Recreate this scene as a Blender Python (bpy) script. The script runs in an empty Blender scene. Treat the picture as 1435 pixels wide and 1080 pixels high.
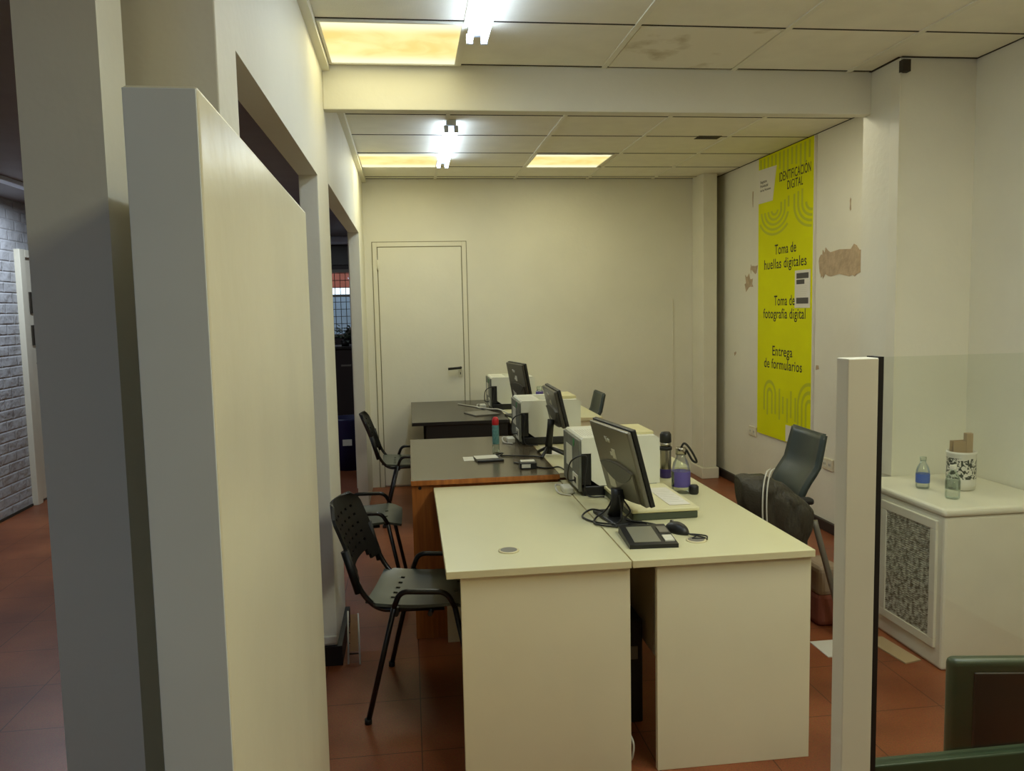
import bpy, bmesh, math, random
from mathutils import Vector, Matrix
random.seed(7)
S = bpy.context.scene
COL = S.collection
PI = math.pi

# ------------------------------------------------------------------ materials
def lin(c):
    return tuple((v/255/12.92 if v/255 <= .04045 else ((v/255+.055)/1.055)**2.4) for v in c)

def mat(name, rgb, rough=.5, metal=0., var=0., vscale=6., bump=0., bscale=80., spec=.5, coat=0., rgb2=None, detail=4, contrast=(.3, .7)):
    m = bpy.data.materials.new(name); m.use_nodes = True
    nt = m.node_tree; N = nt.nodes; L = nt.links
    b = N['Principled BSDF']
    c = lin(rgb)
    b.inputs['Base Color'].default_value = (*c, 1)
    b.inputs['Roughness'].default_value = rough
    b.inputs['Metallic'].default_value = metal
    b.inputs['Specular IOR Level'].default_value = spec
    b.inputs['Coat Weight'].default_value = coat
    tc = N.new('ShaderNodeTexCoord')
    if var or rgb2:
        n = N.new('ShaderNodeTexNoise'); n.inputs['Scale'].default_value = vscale
        n.inputs['Detail'].default_value = detail
        L.new(tc.outputs['Object'], n.inputs['Vector'])
        r = N.new('ShaderNodeValToRGB')
        r.color_ramp.elements[0].position = contrast[0]; r.color_ramp.elements[1].position = contrast[1]
        if rgb2:
            r.color_ramp.elements[0].color = (*lin(rgb2), 1); r.color_ramp.elements[1].color = (*c, 1)
        else:
            r.color_ramp.elements[0].color = (*[v*(1-var) for v in c], 1)
            r.color_ramp.elements[1].color = (*[min(1, v*(1+var)) for v in c], 1)
        L.new(n.outputs['Fac'], r.inputs['Fac']); L.new(r.outputs['Color'], b.inputs['Base Color'])
    if bump:
        n2 = N.new('ShaderNodeTexNoise'); n2.inputs['Scale'].default_value = bscale
        L.new(tc.outputs['Object'], n2.inputs['Vector'])
        bp = N.new('ShaderNodeBump'); bp.inputs['Strength'].default_value = bump; bp.inputs['Distance'].default_value = .01
        L.new(n2.outputs['Fac'], bp.inputs['Height']); L.new(bp.outputs['Normal'], b.inputs['Normal'])
    return m

def emis(name, rgb, strength, rgb2=None, scale=4.):
    m = bpy.data.materials.new(name); m.use_nodes = True
    nt = m.node_tree; N = nt.nodes; L = nt.links
    b = N['Principled BSDF']
    b.inputs['Base Color'].default_value = (.15, .14, .11, 1)
    b.inputs['Emission Color'].default_value = (*lin(rgb), 1)
    b.inputs['Emission Strength'].default_value = strength
    if rgb2:
        tc = N.new('ShaderNodeTexCoord'); n = N.new('ShaderNodeTexNoise'); n.inputs['Scale'].default_value = scale
        n.inputs['Detail'].default_value = 7; n.inputs['Distortion'].default_value = .8
        r = N.new('ShaderNodeValToRGB'); r.color_ramp.elements[0].position = .35; r.color_ramp.elements[1].position = .62
        r.color_ramp.elements[0].color = (*lin(rgb2), 1); r.color_ramp.elements[1].color = (*lin(rgb), 1)
        L.new(tc.outputs['Object'], n.inputs['Vector']); L.new(n.outputs['Fac'], r.inputs['Fac'])
        L.new(r.outputs['Color'], b.inputs['Emission Color'])
    return m

def glass_mat(name, tint, refl=.08, rough=.02):
    m = bpy.data.materials.new(name); m.use_nodes = True
    nt = m.node_tree; N = nt.nodes; L = nt.links
    N.remove(N['Principled BSDF'])
    t = N.new('ShaderNodeBsdfTransparent'); t.inputs['Color'].default_value = (*tint, 1)
    g = N.new('ShaderNodeBsdfGlossy'); g.inputs['Roughness'].default_value = rough
    g.inputs['Color'].default_value = (.9, .95, .92, 1)
    lw = N.new('ShaderNodeLayerWeight'); lw.inputs['Blend'].default_value = .25
    mp = N.new('ShaderNodeMath'); mp.operation = 'MULTIPLY_ADD'
    mp.inputs[1].default_value = .6; mp.inputs[2].default_value = refl*.5
    mx = N.new('ShaderNodeMixShader')
    L.new(lw.outputs['Fresnel'], mp.inputs[0]); L.new(mp.outputs[0], mx.inputs['Fac'])
    L.new(t.outputs[0], mx.inputs[1]); L.new(g.outputs[0], mx.inputs[2])
    L.new(mx.outputs[0], N['Material Output'].inputs['Surface'])
    return m

def wood_mat(name, a, b_, rough=.45):
    m = bpy.data.materials.new(name); m.use_nodes = True
    nt = m.node_tree; N = nt.nodes; L = nt.links; b = N['Principled BSDF']
    tc = N.new('ShaderNodeTexCoord'); mp = N.new('ShaderNodeMapping'); mp.inputs['Scale'].default_value = (18, 18, 1.2)
    n = N.new('ShaderNodeTexNoise'); n.inputs['Scale'].default_value = 3; n.inputs['Detail'].default_value = 6
    r = N.new('ShaderNodeValToRGB'); r.color_ramp.elements[0].position = .3; r.color_ramp.elements[1].position = .7
    r.color_ramp.elements[0].color = (*lin(a), 1); r.color_ramp.elements[1].color = (*lin(b_), 1)
    L.new(tc.outputs['Object'], mp.inputs['Vector']); L.new(mp.outputs[0], n.inputs['Vector'])
    L.new(n.outputs['Fac'], r.inputs['Fac']); L.new(r.outputs['Color'], b.inputs['Base Color'])
    b.inputs['Roughness'].default_value = rough
    return m

def floor_mat():
    m = bpy.data.materials.new('red_terrazzo_floor'); m.use_nodes = True
    nt = m.node_tree; N = nt.nodes; L = nt.links; b = N['Principled BSDF']
    tc = N.new('ShaderNodeTexCoord')
    n = N.new('ShaderNodeTexNoise'); n.inputs['Scale'].default_value = 2.2; n.inputs['Detail'].default_value = 8
    L.new(tc.outputs['Object'], n.inputs['Vector'])
    r = N.new('ShaderNodeValToRGB'); r.color_ramp.elements[0].position = .3; r.color_ramp.elements[1].position = .75
    r.color_ramp.elements[0].color = (*lin((112, 56, 27)), 1); r.color_ramp.elements[1].color = (*lin((156, 88, 46)), 1)
    L.new(n.outputs['Fac'], r.inputs['Fac'])
    v = N.new('ShaderNodeTexNoise'); v.inputs['Scale'].default_value = 170; v.inputs['Detail'].default_value = 2
    L.new(tc.outputs['Object'], v.inputs['Vector'])
    mx = N.new('ShaderNodeMix'); mx.data_type = 'RGBA'; mx.blend_type = 'OVERLAY'; mx.inputs['Factor'].default_value = .55
    L.new(r.outputs['Color'], mx.inputs['A']); L.new(v.outputs['Color'], mx.inputs['B'])
    hs = N.new('ShaderNodeHueSaturation'); hs.inputs['Saturation'].default_value = .95
    L.new(mx.outputs['Result'], hs.inputs['Color'])
    br = N.new('ShaderNodeTexBrick'); br.offset = 0.; br.inputs['Scale'].default_value = 1
    br.inputs['Brick Width'].default_value = .4; br.inputs['Row Height'].default_value = .4
    br.inputs['Mortar Size'].default_value = .0022; br.inputs['Mortar Smooth'].default_value = .3
    L.new(tc.outputs['Object'], br.inputs['Vector'])
    mx2 = N.new('ShaderNodeMix'); mx2.data_type = 'RGBA'
    mm = N.new('ShaderNodeMath'); mm.operation = 'MULTIPLY'; mm.inputs[1].default_value = .75
    L.new(br.outputs['Fac'], mm.inputs[0]); L.new(mm.outputs[0], mx2.inputs['Factor'])
    L.new(hs.outputs['Color'], mx2.inputs['A']); mx2.inputs['B'].default_value = (*lin((30, 17, 13)), 1)
    L.new(mx2.outputs['Result'], b.inputs['Base Color'])
    b.inputs['Roughness'].default_value = .36
    b.inputs['Specular IOR Level'].default_value = .3
    return m

def brick_paint_mat():
    m = mat('white_painted_brick', (176, 178, 182), .75)
    nt = m.node_tree; N = nt.nodes; L = nt.links; b = N['Principled BSDF']
    tc = N.new('ShaderNodeTexCoord'); mp = N.new('ShaderNodeMapping'); mp.inputs['Rotation'].default_value = (PI/2, 0, PI/2)
    n = N.new('ShaderNodeTexNoise'); n.inputs['Scale'].default_value = 9; n.inputs['Detail'].default_value = 6
    br = N.new('ShaderNodeTexBrick'); br.inputs['Scale'].default_value = 1; br.inputs['Brick Width'].default_value = .26
    br.inputs['Row Height'].default_value = .085; br.inputs['Mortar Size'].default_value = .012; br.inputs['Mortar Smooth'].default_value = 1
    sx = N.new('ShaderNodeSeparateXYZ'); cx = N.new('ShaderNodeCombineXYZ')
    L.new(tc.outputs['Object'], sx.inputs[0]); L.new(sx.outputs['Y'], cx.inputs['X']); L.new(sx.outputs['Z'], cx.inputs['Y'])
    L.new(cx.outputs[0], br.inputs['Vector']); L.new(tc.outputs['Object'], n.inputs['Vector'])
    s = N.new('ShaderNodeMath'); s.operation = 'MULTIPLY_ADD'; s.inputs[1].default_value = -.22
    L.new(br.outputs['Fac'], s.inputs[0]); L.new(n.outputs['Fac'], s.inputs[2])
    bp = N.new('ShaderNodeBump'); bp.inputs['Strength'].default_value = .9; bp.inputs['Distance'].default_value = .03
    L.new(s.outputs[0], bp.inputs['Height']); L.new(bp.outputs['Normal'], b.inputs['Normal'])
    return m

def grille_mat():
    m = mat('dirty_louvre_metal', (150, 146, 130), .5)
    nt = m.node_tree; N = nt.nodes; L = nt.links; b = N['Principled BSDF']
    tc = N.new('ShaderNodeTexCoord')
    n = N.new('ShaderNodeTexNoise'); n.inputs['Scale'].default_value = 55; n.inputs['Detail'].default_value = 8
    mp = N.new('ShaderNodeMapping'); mp.inputs['Scale'].default_value = (1, 1, .8)
    L.new(tc.outputs['Object'], mp.inputs[0]); L.new(mp.outputs[0], n.inputs['Vector'])
    r = N.new('ShaderNodeValToRGB'); r.color_ramp.elements[0].position = .38; r.color_ramp.elements[1].position = .62
    r.color_ramp.elements[0].color = (*lin((112, 100, 78)), 1); r.color_ramp.elements[1].color = (*lin((226, 222, 204)), 1)
    L.new(n.outputs['Fac'], r.inputs['Fac']); L.new(r.outputs['Color'], b.inputs['Base Color'])
    return m

def floral_mat():
    m = mat('white_pot_with_dark_floral_print', (214, 212, 200), .3)
    nt = m.node_tree; N = nt.nodes; L = nt.links; b = N['Principled BSDF']
    tc = N.new('ShaderNodeTexCoord')
    n = N.new('ShaderNodeTexNoise'); n.inputs['Scale'].default_value = 34; n.inputs['Detail'].default_value = 1; n.inputs['Distortion'].default_value = 2.6
    L.new(tc.outputs['Object'], n.inputs['Vector'])
    gt = N.new('ShaderNodeMath'); gt.operation = 'GREATER_THAN'; gt.inputs[1].default_value = .5
    L.new(n.outputs['Fac'], gt.inputs[0])
    sx = N.new('ShaderNodeSeparateXYZ'); L.new(tc.outputs['Object'], sx.inputs[0])
    a = N.new('ShaderNodeMath'); a.operation = 'GREATER_THAN'; a.inputs[1].default_value = .055
    c = N.new('ShaderNodeMath'); c.operation = 'LESS_THAN'; c.inputs[1].default_value = .15
    L.new(sx.outputs['Z'], a.inputs[0]); L.new(sx.outputs['Z'], c.inputs[0])
    m1 = N.new('ShaderNodeMath'); m1.operation = 'MULTIPLY'; L.new(a.outputs[0], m1.inputs[0]); L.new(c.outputs[0], m1.inputs[1])
    m2 = N.new('ShaderNodeMath'); m2.operation = 'MULTIPLY'; L.new(m1.outputs[0], m2.inputs[0]); L.new(gt.outputs[0], m2.inputs[1])
    mx = N.new('ShaderNodeMix'); mx.data_type = 'RGBA'
    mx.inputs['A'].default_value = (*lin((216, 214, 202)), 1); mx.inputs['B'].default_value = (*lin((30, 44, 30)), 1)
    L.new(m2.outputs[0], mx.inputs['Factor']); L.new(mx.outputs['Result'], b.inputs['Base Color'])
    return m

WALL = (226, 223, 205)
def diffuser_mat():
    m = emis('yellowed_light_diffuser', (255, 238, 164), .96, (240, 214, 126), 5.)
    nt = m.node_tree; N = nt.nodes; L = nt.links; b = N['Principled BSDF']
    ramp = [n for n in N if n.type == 'VALTORGB'][0]
    tc = N.new('ShaderNodeTexCoord'); sx = N.new('ShaderNodeSeparateXYZ'); L.new(tc.outputs['Object'], sx.inputs[0])
    ab = N.new('ShaderNodeMath'); ab.operation = 'ABSOLUTE'; L.new(sx.outputs['Y'], ab.inputs[0])
    mr = N.new('ShaderNodeMapRange'); mr.inputs['From Min'].default_value = .12; mr.inputs['From Max'].default_value = .25
    mr.interpolation_type = 'SMOOTHSTEP'; L.new(ab.outputs[0], mr.inputs['Value'])
    mx = N.new('ShaderNodeMix'); mx.data_type = 'RGBA'; mx.inputs['B'].default_value = (1.0, .98, .66, 1)
    L.new(mr.outputs[0], mx.inputs['Factor']); L.new(ramp.outputs['Color'], mx.inputs['A'])
    L.new(mx.outputs['Result'], b.inputs['Emission Color'])
    return m

M = dict(
    paint=mat('cream_white_wall_paint', WALL, .6, var=.035, vscale=2.2, bump=.12, bscale=28),
    paint_gloss=mat('cream_gloss_partition_paint', (217, 211, 182), .32, var=.05, vscale=3, bump=.15, bscale=14),
    trimp=mat('white_gloss_trim_paint', (226, 222, 202), .4, var=.03),
    ceil=mat('off_white_ceiling_tile', (238, 235, 217), .85, var=.03, vscale=8, bump=.1, bscale=150),
    stain=mat('water_stained_ceiling_tile', (236, 232, 214), .85, rgb2=(198, 188, 158), vscale=5, detail=8, contrast=(.28, .42)),
    tbar=mat('ceiling_bar_metal', (232, 229, 211), .5),
    gap=mat('dark_gap_shadow_line', (52, 46, 34), .8),
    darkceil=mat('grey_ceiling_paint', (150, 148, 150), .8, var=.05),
    floor=floor_mat(), brick=brick_paint_mat(), grille=grille_mat(), floral=floral_mat(),
    plaster=mat('bare_brown_plaster', (182, 160, 130), .9, var=.15, vscale=22, bump=.4, bscale=60),
    white_lam=mat('white_laminate', (236, 229, 196), .38, var=.015),
    white_top=mat('white_laminate_top', (214, 210, 170), .33, var=.012),
    edge=mat('cream_edge_band', (218, 208, 166), .45),
    orange=wood_mat('orange_wood', (150, 84, 30), (184, 110, 44)),
    taupe=mat('dark_taupe_laminate_top', (88, 78, 60), .22, var=.06, vscale=9),
    blacktop=mat('black_brown_laminate_top', (54, 48, 42), .25, var=.06, vscale=9),
    blackpan=mat('black_laminate', (22, 20, 18), .5),
    chrome_black=mat('black_lacquered_tube', (20, 19, 18), .28),
    blackpl=mat('black_plastic', (26, 26, 25), .42),
    seatpl=mat('charcoal_green_plastic_seat', (76, 82, 72), .3, var=.05),
    backpl=mat('black_plastic_backrest', (17, 17, 16), .5, spec=.3),
    vinyl=mat('blue_grey_vinyl', (56, 65, 62), .36, var=.06, vscale=12),
    greenvinyl=mat('dark_green_vinyl', (52, 68, 46), .4, var=.08, vscale=8),
    metal=mat('brushed_steel', (170, 165, 150), .25, 1.),
    greymetal=mat('grey_painted_metal', (120, 116, 104), .45),
    rubber=mat('rubber', (16, 16, 16), .7),
    jacket=mat('dark_olive_quilted_fabric', (58, 54, 42), .6, var=.12, vscale=14, bump=.25, bscale=120),
    cordwhite=mat('white_cord', (200, 198, 186), .5),
    printer=mat('warm_white_printer_plastic', (222, 222, 204), .45, var=.015),
    printergrey=mat('grey_printer_rear', (122, 124, 112), .5, rgb2=(96, 98, 88), vscale=20),
    label=mat('pale_paper_label', (214, 212, 194), .7),
    greenlab=mat('green_sticker', (70, 150, 90), .6),
    scan_top=mat('beige_scanner_lid', (218, 212, 168), .5),
    scan_base=mat('dark_grey_green_scanner_base', (70, 78, 62), .45),
    mon_back=mat('grey_monitor_back', (112, 108, 92), .3),
    mon_dark=mat('dark_monitor_back', (66, 62, 52), .3),
    mon_sh=mat('dark_grey_monitor_recess', (58, 56, 50), .4),
    screen=mat('black_screen', (8, 8, 9), .15),
    padscr=mat('grey_pad_screen', (132, 130, 112), .3),
    lime=mat('lime_green_poster', (220, 222, 1), .6, spec=.15, var=.03, vscale=3),
    limed=mat('olive_green_print', (188, 194, 3), .5),
    ink=mat('dark_brown_ink', (48, 46, 20), .6),
    paper=mat('white_paper', (224, 220, 206), .7),
    papery=mat('yellowed_paper', (216, 208, 156), .7),
    greyprint=mat('grey_print', (82, 80, 76), .7),
    card=mat('brown_cardboard', (168, 146, 112), .8, var=.06),
    sockp=mat('ivory_plastic', (214, 206, 180), .4),
    clear=glass_mat('clear_bottle_plastic', (.86, .9, .87), .12, .05),
    pane=glass_mat('clear_pane_glass', (.955, .97, .945), .04, .02),
    water=glass_mat('water', (.9, .94, .94), .05, .05),
    purple=mat('purple_label', (92, 80, 150), .5),
    purpled=mat('dark_purple_band', (50, 34, 92), .4),
    blue_lab=mat('blue_water_label', (70, 100, 180), .5),
    red=mat('red_cap', (196, 28, 38), .35),
    teal=mat('teal_printed_wrap', (104, 150, 146), .4, rgb2=(60, 110, 112), vscale=60),
    navy=mat('navy_blue_plastic', (26, 32, 76), .4),
    leaf=mat('dark_green_leaf', (36, 62, 30), .5),
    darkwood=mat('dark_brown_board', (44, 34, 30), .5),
    redbrick=mat('red_facade_brick', (176, 96, 76), .8, var=.1),
    facade=mat('pale_blue_grey_facade', (150, 166, 180), .8, var=.08),
    bagb=mat('beige_fabric', (150, 130, 108), .8, var=.08), bagr=mat('rust_red_fabric', (124, 66, 48), .8, var=.1),
    brownshine=mat('brown_wood_slat', (146, 106, 64), .5, var=.1, vscale=30),
    tube=emis('lit_fluorescent_tube', (212, 230, 255), 13.5),
    diff=diffuser_mat(),
    thinline=mat('thin_shadow_joint', (142, 136, 112), .8),
    endcool=mat('cool_light_end_tint', (214, 220, 216), .4, var=.05, vscale=3),  # cool light on the partition's end face is put into this colour
    batten=mat('white_batten_body', (210, 220, 235), .4),
)

# ------------------------------------------------------------------ mesh helpers
def newbm(): return bmesh.new()

def box(bm, a, b, bev=0., mi=0, seg=2):
    x0, y0, z0 = [min(p, q) for p, q in zip(a, b)]; x1, y1, z1 = [max(p, q) for p, q in zip(a, b)]
    mtx = Matrix.Translation(((x0+x1)/2, (y0+y1)/2, (z0+z1)/2)) @ Matrix.Diagonal((x1-x0, y1-y0, z1-z0, 1))
    r = bmesh.ops.create_cube(bm, size=1, matrix=mtx)
    vs = r['verts']; fs = set(f for v in vs for f in v.link_faces)
    for f in fs: f.material_index = mi
    if bev > 0:
        es = list(set(e for v in vs for e in v.link_edges))
        rr = bmesh.ops.bevel(bm, geom=es, offset=bev, segments=seg, affect='EDGES', profile=.5)
        for f in rr['faces']: f.material_index = mi
    return bm

def catmull(pts, n=8):
    P = [Vector(p) for p in pts]
    if len(P) < 3: return P
    Q = [P[0]*2-P[1]] + P + [P[-1]*2-P[-2]]
    out = []
    for i in range(1, len(Q)-2):
        a, b, c, d = Q[i-1:i+3]
        for k in range(n):
            t = k/n
            out.append(.5*((2*b)+(c-a)*t+(2*a-5*b+4*c-d)*t*t+(3*b-a-3*c+d)*t*t*t))
    out.append(P[-1]); return out

def rounded(pts, r, n=5):
    """polyline with rounded corners"""
    P = [Vector(p) for p in pts]; out = [P[0]]
    for i in range(1, len(P)-1):
        a, b, c = P[i-1], P[i], P[i+1]
        d1 = (a-b); d2 = (c-b); rr = min(r, d1.length*.49, d2.length*.49)
        p = b+d1.normalized()*rr; q = b+d2.normalized()*rr
        for k in range(n+1):
            t = k/n; out.append(p*(1-t)**2+b*2*t*(1-t)+q*t*t)
    out.append(P[-1]); return out

def tube(bm, pts, r, n=8, mi=0, sx=1.):
    P = [Vector(p) for p in pts]
    T = [(P[min(i+1, len(P)-1)]-P[max(i-1, 0)]).normalized() for i in range(len(P))]
    up = Vector((0, 0, 1)) if abs(T[0].z) < .9 else Vector((1, 0, 0))
    u = (up-T[0]*up.dot(T[0])).normalized(); rings = []
    for i, p in enumerate(P):
        u = (u-T[i]*u.dot(T[i])).normalized(); v = T[i].cross(u)
        rad = r[i] if isinstance(r, (list, tuple)) else r
        rings.append([bm.verts.new(p+(u*math.cos(2*PI*k/n)*sx+v*math.sin(2*PI*k/n))*rad) for k in range(n)])
    for i in range(len(P)-1):
        for k in range(n):
            f = bm.faces.new((rings[i][k], rings[i][(k+1) % n], rings[i+1][(k+1) % n], rings[i+1][k])); f.material_index = mi; f.smooth = True
    f = bm.faces.new(rings[0][::-1]); f.material_index = mi
    f = bm.faces.new(rings[-1]); f.material_index = mi
    return bm

def lathe(bm, prof, n=24, c=(0, 0, 0), mi=0):
    c = Vector(c); rings = []
    for r, z in prof:
        rings.append([bm.verts.new(c+Vector((max(r, 1e-4)*math.cos(2*PI*k/n), max(r, 1e-4)*math.sin(2*PI*k/n), z))) for k in range(n)])
    for i in range(len(prof)-1):
        for k in range(n):
            f = bm.faces.new((rings[i][k], rings[i][(k+1) % n], rings[i+1][(k+1) % n], rings[i+1][k])); f.material_index = mi; f.smooth = True
    f = bm.faces.new(rings[0][::-1]); f.material_index = mi
    f = bm.faces.new(rings[-1]); f.material_index = mi
    return bm

def prism(bm, pts, d, mi=0):
    """pts: list of 3d points (planar loop); extruded along vector d"""
    d = Vector(d); A = [bm.verts.new(Vector(p)) for p in pts]; B = [bm.verts.new(Vector(p)+d) for p in pts]
    n = len(A); fs = [bm.faces.new(A[::-1]), bm.faces.new(B)]
    for i in range(n): fs.append(bm.faces.new((A[i], A[(i+1) % n], B[(i+1) % n], B[i])))
    for f in fs: f.material_index = mi
    return bm

def shell(bm, us, vs, fn, thick, holes=None, nrm=None, mi=0, smooth=True):
    """curved sheet with real holes and real thickness"""
    g = {}; nu, nv = len(us), len(vs)
    def normal(u, v):
        e = 1e-3
        a = Vector(fn(u+e, v))-Vector(fn(u-e, v)); b = Vector(fn(u, v+e))-Vector(fn(u, v-e))
        return a.cross(b).normalized()
    top = [[None]*nv for _ in us]; bot = [[None]*nv for _ in us]
    for i, u in enumerate(us):
        for j, v in enumerate(vs):
            p = Vector(fn(u, v)); n = normal(u, v)
            top[i][j] = bm.verts.new(p+n*thick/2); bot[i][j] = bm.verts.new(p-n*thick/2)
    holes = holes or set()
    solid = lambda i, j: 0 <= i < nu-1 and 0 <= j < nv-1 and (i, j) not in holes
    def F(*v, sm=None):
        f = bm.faces.new(v); f.material_index = mi; f.smooth = smooth if sm is None else sm
    for i in range(nu-1):
        for j in range(nv-1):
            if not solid(i, j): continue
            F(top[i][j], top[i+1][j], top[i+1][j+1], top[i][j+1])
            F(bot[i][j], bot[i][j+1], bot[i+1][j+1], bot[i+1][j])
            if not solid(i-1, j): F(top[i][j], top[i][j+1], bot[i][j+1], bot[i][j], sm=False)
            if not solid(i+1, j): F(top[i+1][j], bot[i+1][j], bot[i+1][j+1], top[i+1][j+1], sm=False)
            if not solid(i, j-1): F(top[i][j], bot[i][j], bot[i+1][j], top[i+1][j], sm=False)
            if not solid(i, j+1): F(top[i][j+1], top[i+1][j+1], bot[i+1][j+1], bot[i][j+1], sm=False)
    loose = [v for v in bm.verts if not v.link_faces]
    bmesh.ops.delete(bm, geom=loose, context='VERTS')
    return bm

def sharp(bm, ang=.8):
    for e in bm.edges:
        if e.is_manifold and e.calc_face_angle(0) > ang: e.smooth = False

def obj(name, bm, mats, parent=None, autosmooth=True):
    bmesh.ops.recalc_face_normals(bm, faces=bm.faces)
    me = bpy.data.meshes.new(name); bm.to_mesh(me); bm.free()
    for m in (mats if isinstance(mats, (list, tuple)) else [mats]): me.materials.append(m)
    o = bpy.data.objects.new(name, me); COL.objects.link(o)
    if parent is not None: o.parent = parent
    return o

def thing(name, label, cat, loc=(0, 0, 0), rz=0., group=None):
    o = bpy.data.objects.new(name, None); COL.objects.link(o)
    o.empty_display_size = .1
    o.location = loc; o.rotation_euler = (0, 0, rz); o['label'] = label; o['category'] = cat
    if group: o['group'] = group
    return o

def tag(o, label, cat, group=None, loc=None):
    o['label'] = label; o['category'] = cat
    if group: o['group'] = group
    return o

def struct(name, bm, m, parent=None, label=None):
    o = obj(name, bm, m, parent)
    if parent is None: o['kind'] = 'structure'
    if label: o['label'] = label
    return o

def dup(root, loc, rz, label, group=None):
    r = root.copy(); COL.objects.link(r); r.location = loc; r.rotation_euler = (0, 0, rz); r['label'] = label
    if group: r['group'] = group
    for ch in list(root.children):
        c = ch.copy(); COL.objects.link(c); c.parent = r
        for g in list(ch.children):
            d = g.copy(); COL.objects.link(d); d.parent = c
    return r

def bx(*a, **k): return box(newbm(), *a, **k)

def text_mesh(name, s, mtx, mat_, parent, width=None, height=None, align='CENTER', ext=.0006):
    cu = bpy.data.curves.new('letters', 'FONT'); cu.body = s; cu.align_x = align; cu.size = 1; cu.extrude = 0; cu.offset = .008; cu.space_character = 1.07
    t = bpy.data.objects.new('letters', cu); COL.objects.link(t)
    dg = bpy.context.evaluated_depsgraph_get(); dg.update()
    me = bpy.data.meshes.new_from_object(t.evaluated_get(dg))
    bpy.data.objects.remove(t); bpy.data.curves.remove(cu)
    xs = [v.co.x for v in me.vertices]; ys = [v.co.y for v in me.vertices]
    w = max(xs)-min(xs); cx = (max(xs)+min(xs))/2
    sx = width/w if width else 1; sy = height/.69 if height else sx
    for v in me.vertices:
        v.co = mtx @ Vector(((v.co.x-cx)*sx, v.co.y*sy, 0))
    bm = bmesh.new(); bm.from_mesh(me); bpy.data.meshes.remove(me)
    nrm = (mtx.to_3x3() @ Vector((0, 0, 1))).normalized()
    r = bmesh.ops.extrude_face_region(bm, geom=list(bm.faces))
    for v in r['geom']:
        if isinstance(v, bmesh.types.BMVert): v.co += nrm*ext
    return obj(name, bm, mat_, parent)

# ================================================================== SETTING
H = 2.725
struct('floor', bx((-3.4, -3.6, -.05), (3.0, 13.0, 0)), M['floor'])
# ceilings
struct('ceiling', bx((-.44, -3.5, H), (3.0, 7.45, H+.06)), M['ceil'])
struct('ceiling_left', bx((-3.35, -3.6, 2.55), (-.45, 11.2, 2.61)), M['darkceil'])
# back wall with a door opening filled by door_1
struct('wall_back', bx((-.5, 7.30, 0), (2.95, 7.40, H)), M['paint'])
struct('wall_right', bx((2.83, 4.05, 0), (2.95, 7.30, H)), M['paint'])
struct('wall_right_near', bx((2.765, -3.5, 0), (2.95, 3.735, H)), M['paint'])
struct('wall_rear', bx((-3.4, -3.6, 0), (3.0, -3.5, H)), M['paint'])
struct('wall_left_far', bx((-3.35, -3.5, 0), (-3.2, 11.1, 2.55)), M['brick'])
# pier on the right that carries the ceiling beam
struct('wall_pier', bx((2.37, 3.735, 0), (2.95, 4.05, H)), M['paint'])
struct('trim_1', bx((2.362, 3.725, .70), (2.372, 3.80, H-.05), .002), M['trimp'])
struct('notch_shade', bx((2.361, 3.70, H-.075), (2.40, 3.734, H-.02)), M['gap'])  # dark block stands in for the shade of a small notch
# beam
struct('ceiling_beam', bx((-.36, 3.98, 2.515), (2.37, 4.05, H), .004), M['paint'])
# left wall: header and piers with two openings
struct('wall_left_header', bx((-.44, 1.88, 2.15), (-.36, 3.588, H)), M['paint'])
struct('wall_left_header_back', bx((-.44, 4.07, 2.19), (-.36, 6.53, H)), M['paint'])
struct('wall_left_pier_near', bx((-.54, 1.69, 0), (-.351, 1.88, H), .003), M['paint'])
struct('wall_left_post', bx((-.64, 1.50, 0), (-.505, 1.63, H)), M['paint'])
struct('wall_left_pier', bx((-.44, 3.588, .09), (-.36, 4.07, H), .004), M['paint'])
struct('baseboard_left', bx((-.435, 3.575, 0), (-.338, 4.07, .09), .002), M['blackpan'])
struct('baseboard_left_cap', bx((-.438, 3.578, .10), (-.36, 3.589, .135), .003), M['trimp'])
struct('wall_left_pier_back', bx((-.44, 6.53, 0), (-.36, 7.30, H)), M['paint'])
struct('trim_3', bx((-.36, 4.07, H-.035), (-.325, 7.30, H-.001)), M['tbar'])
struct('trim_4', bx((-.36, 1.95, H-.035), (-.325, 3.98, H-.001)), M['tbar'])
# boxed pipe in the back right corner
struct('trim_5', bx((2.615, 7.02, .10), (2.745, 7.30, H), .006), M['trimp'])
struct('trim_6', bx((2.60, 7.0, 0), (2.76, 7.30, .10), .006), M['trimp'])
struct('trim_7', bx((2.79, 7.262, 0), (2.815, 7.30, H)), M['gap'])
struct('trim_8', bx((2.425, 7.292, .0), (2.431, 7.30, 1.63)), M['trimp'])
struct('baseboard_right', bx((2.805, 4.05, 0), (2.83, 7.26, .07), .003), M['darkwood'])

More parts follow.
